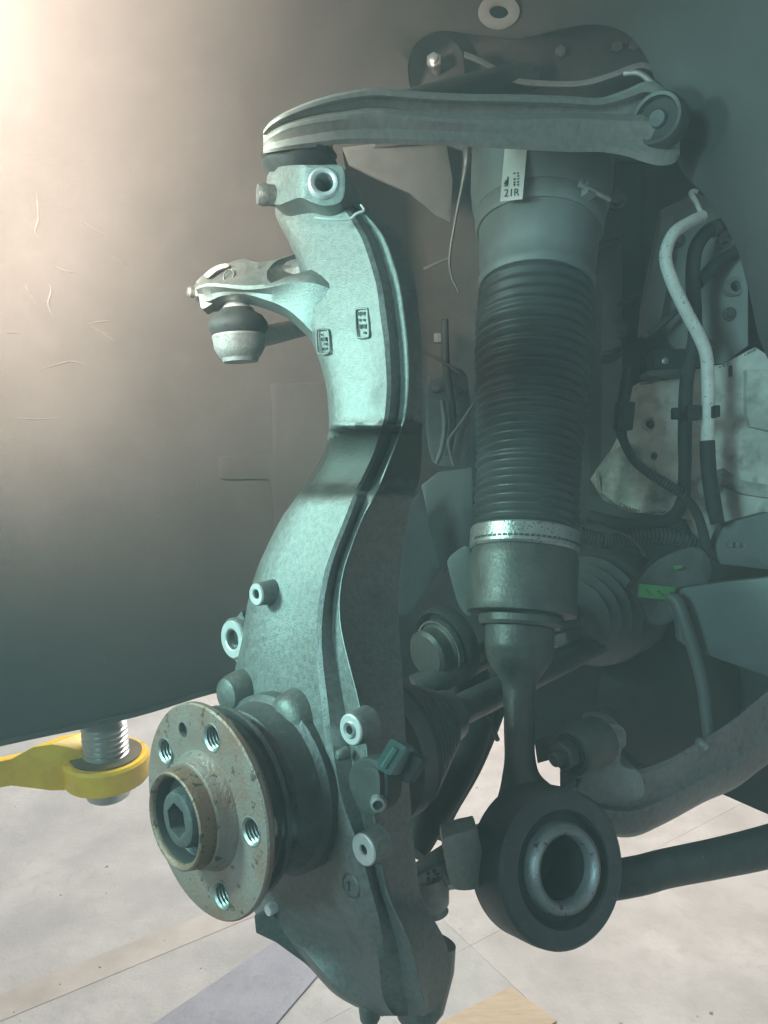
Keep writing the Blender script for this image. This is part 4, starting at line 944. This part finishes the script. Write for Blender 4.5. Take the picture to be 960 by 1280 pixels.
lp = [(725, 668, .99, .009), (760, 676, .985, .009), (800, 670, .98, .009), (845, 672, .975, .009), (890, 690, .97, .009), (940, 700, .95, .009)]
build('loom_tube', tube(lp, 6, 14), 'black_rubber', lo)
for k, q in enumerate(crom(lp, 9)):
    if k % 1 == 0:
        nq = crom(lp, 9)[min(k+1, 44)]; t_ = P(*nq[:3])-P(*q[:3])
        if t_.length > 1e-5: build('loom_ring', lathe(P(*q[:3]), t_, [(.008, -.0018), (.0102, -.001), (.0102, .001), (.008, .0018)], 12, closed=True), 'dark_steel', lo)
# fixings in the dark gap behind the knuckle neck
gp = thing('cable_guide', P(560, 560, 1.02), 'dark cable guide plate with small bolts left of the gaiter', 'guide')
build('guide_plate', plate(rounded([(536, 470), (560, 462), (584, 470), (586, 560), (566, 582), (540, 576), (532, 520)], 3), 1.04, .005, step=14), 'dark_steel', gp, bevel=.001)
for x, y in ((545, 486), (573, 490), (546, 562)):
    build('guide_bolt', hexa(P(x, y, 1.038), D(0, 0, -1), .006, 0, .005), 'oily_steel', gp, smooth=30)
build('guide_tube', tube([(556, 400, 1.03, .005), (558, 460, 1.02, .005), (566, 520, 1.015, .005), (560, 570, 1.02, .0045)], 5, 10), 'black_rubber', gp)
tw = thing('strut_tower_casting', P(770, 640, 1.15), 'dark ribbed strut tower casting between the gaiter and the rail', 'casting')
build('tower_wall', loft([[P(738, y, 1.13), P(752, y, 1.09), P(778, y, 1.07), P(800, y, 1.085), P(806, y, 1.13)] for y in (205, 260, 330, 400, 470, 540, 620)]), 'dark_body', tw, smooth=30)
for x, y in ((762, 300), (786, 372), (764, 440), (785, 520)):
    build('tower_rib', loft([[P(x-14, y, 1.075), P(x+14, y-8, 1.070), P(x+14, y-2, 1.062), P(x-14, y+6, 1.066)], [P(x-14, y+10, 1.08), P(x+14, y+2, 1.075), P(x+14, y+8, 1.075), P(x-14, y+16, 1.08)]]), 'dark_steel', tw, smooth=30, bevel=.001)
for x, y in ((771, 250), (776, 410), (770, 575)):
    build('tower_bolt', merge(hexa(P(x, y, 1.066), D(-.1, 0, -1), .009, 0, .007), lathe(P(x, y, 1.066), D(-.1, 0, -1), [(.013, -.004), (.013, .001), (.010, .002)], 20)), 'oily_steel', tw, smooth=30)
# upper clip and studs on the upper arm bracket
for x, y in ((770, 60), (792, 58), (700, 66)):
    build('mount_bolt', hexa(P(x, y, 1.025), D(0, .1, -1), .008, 0, .006), 'oily_steel', mb, smooth=30)

# loose grit on the floor
gr = []
for k in range(70):
    px = random.uniform(-60, 960); py = random.uniform(960, 1290); x, y = floor_pt(px, py); r = random.choice((.0012, .0015, .002, .003))*random.uniform(.6, 1.2)
    gr.append(lathe(Vector((x, y, .0008)), Vector((random.uniform(-.3, .3), random.uniform(-.3, .3), 1)), [(r*.7, 0), (r, r*.3), (r*.6, r*.7), (r*.1, r*.8)], 6))
o = build('floor_grit', merge(*gr), 'floor_grey', None, smooth=0); tag(o, 'loose grit and crumbs scattered over the concrete floor', kind='stuff')

# ================================================================== air volume added to imitate lens glare
HZ = [Vector((x, y, z)) for x in (-5.6, 5.6) for y in (-2.2, 7.6) for z in (-1.2, 3.9)]
hzo = build('lens_veil', (HZ, [(0, 1, 3, 2), (4, 6, 7, 5), (0, 4, 5, 1), (2, 3, 7, 6), (0, 2, 6, 4), (1, 5, 7, 3)]), 'ink', None, smooth=0)
hm = bpy.data.materials.new('veil_volume'); hm.use_nodes = True; hm.node_tree.nodes.clear()
ho = hm.node_tree.nodes.new('ShaderNodeOutputMaterial'); hv_ = hm.node_tree.nodes.new('ShaderNodeVolumePrincipled')
hv_.inputs['Color'].default_value = (1, .98, .98, 1); hv_.inputs['Density'].default_value = VEIL_DENSITY
hm.node_tree.links.new(hv_.outputs[0], ho.inputs['Volume'])
hzo.data.materials.clear(); hzo.data.materials.append(hm)
tag(hzo, 'thin air volume added to imitate lens glare around the suspension', kind='stuff')
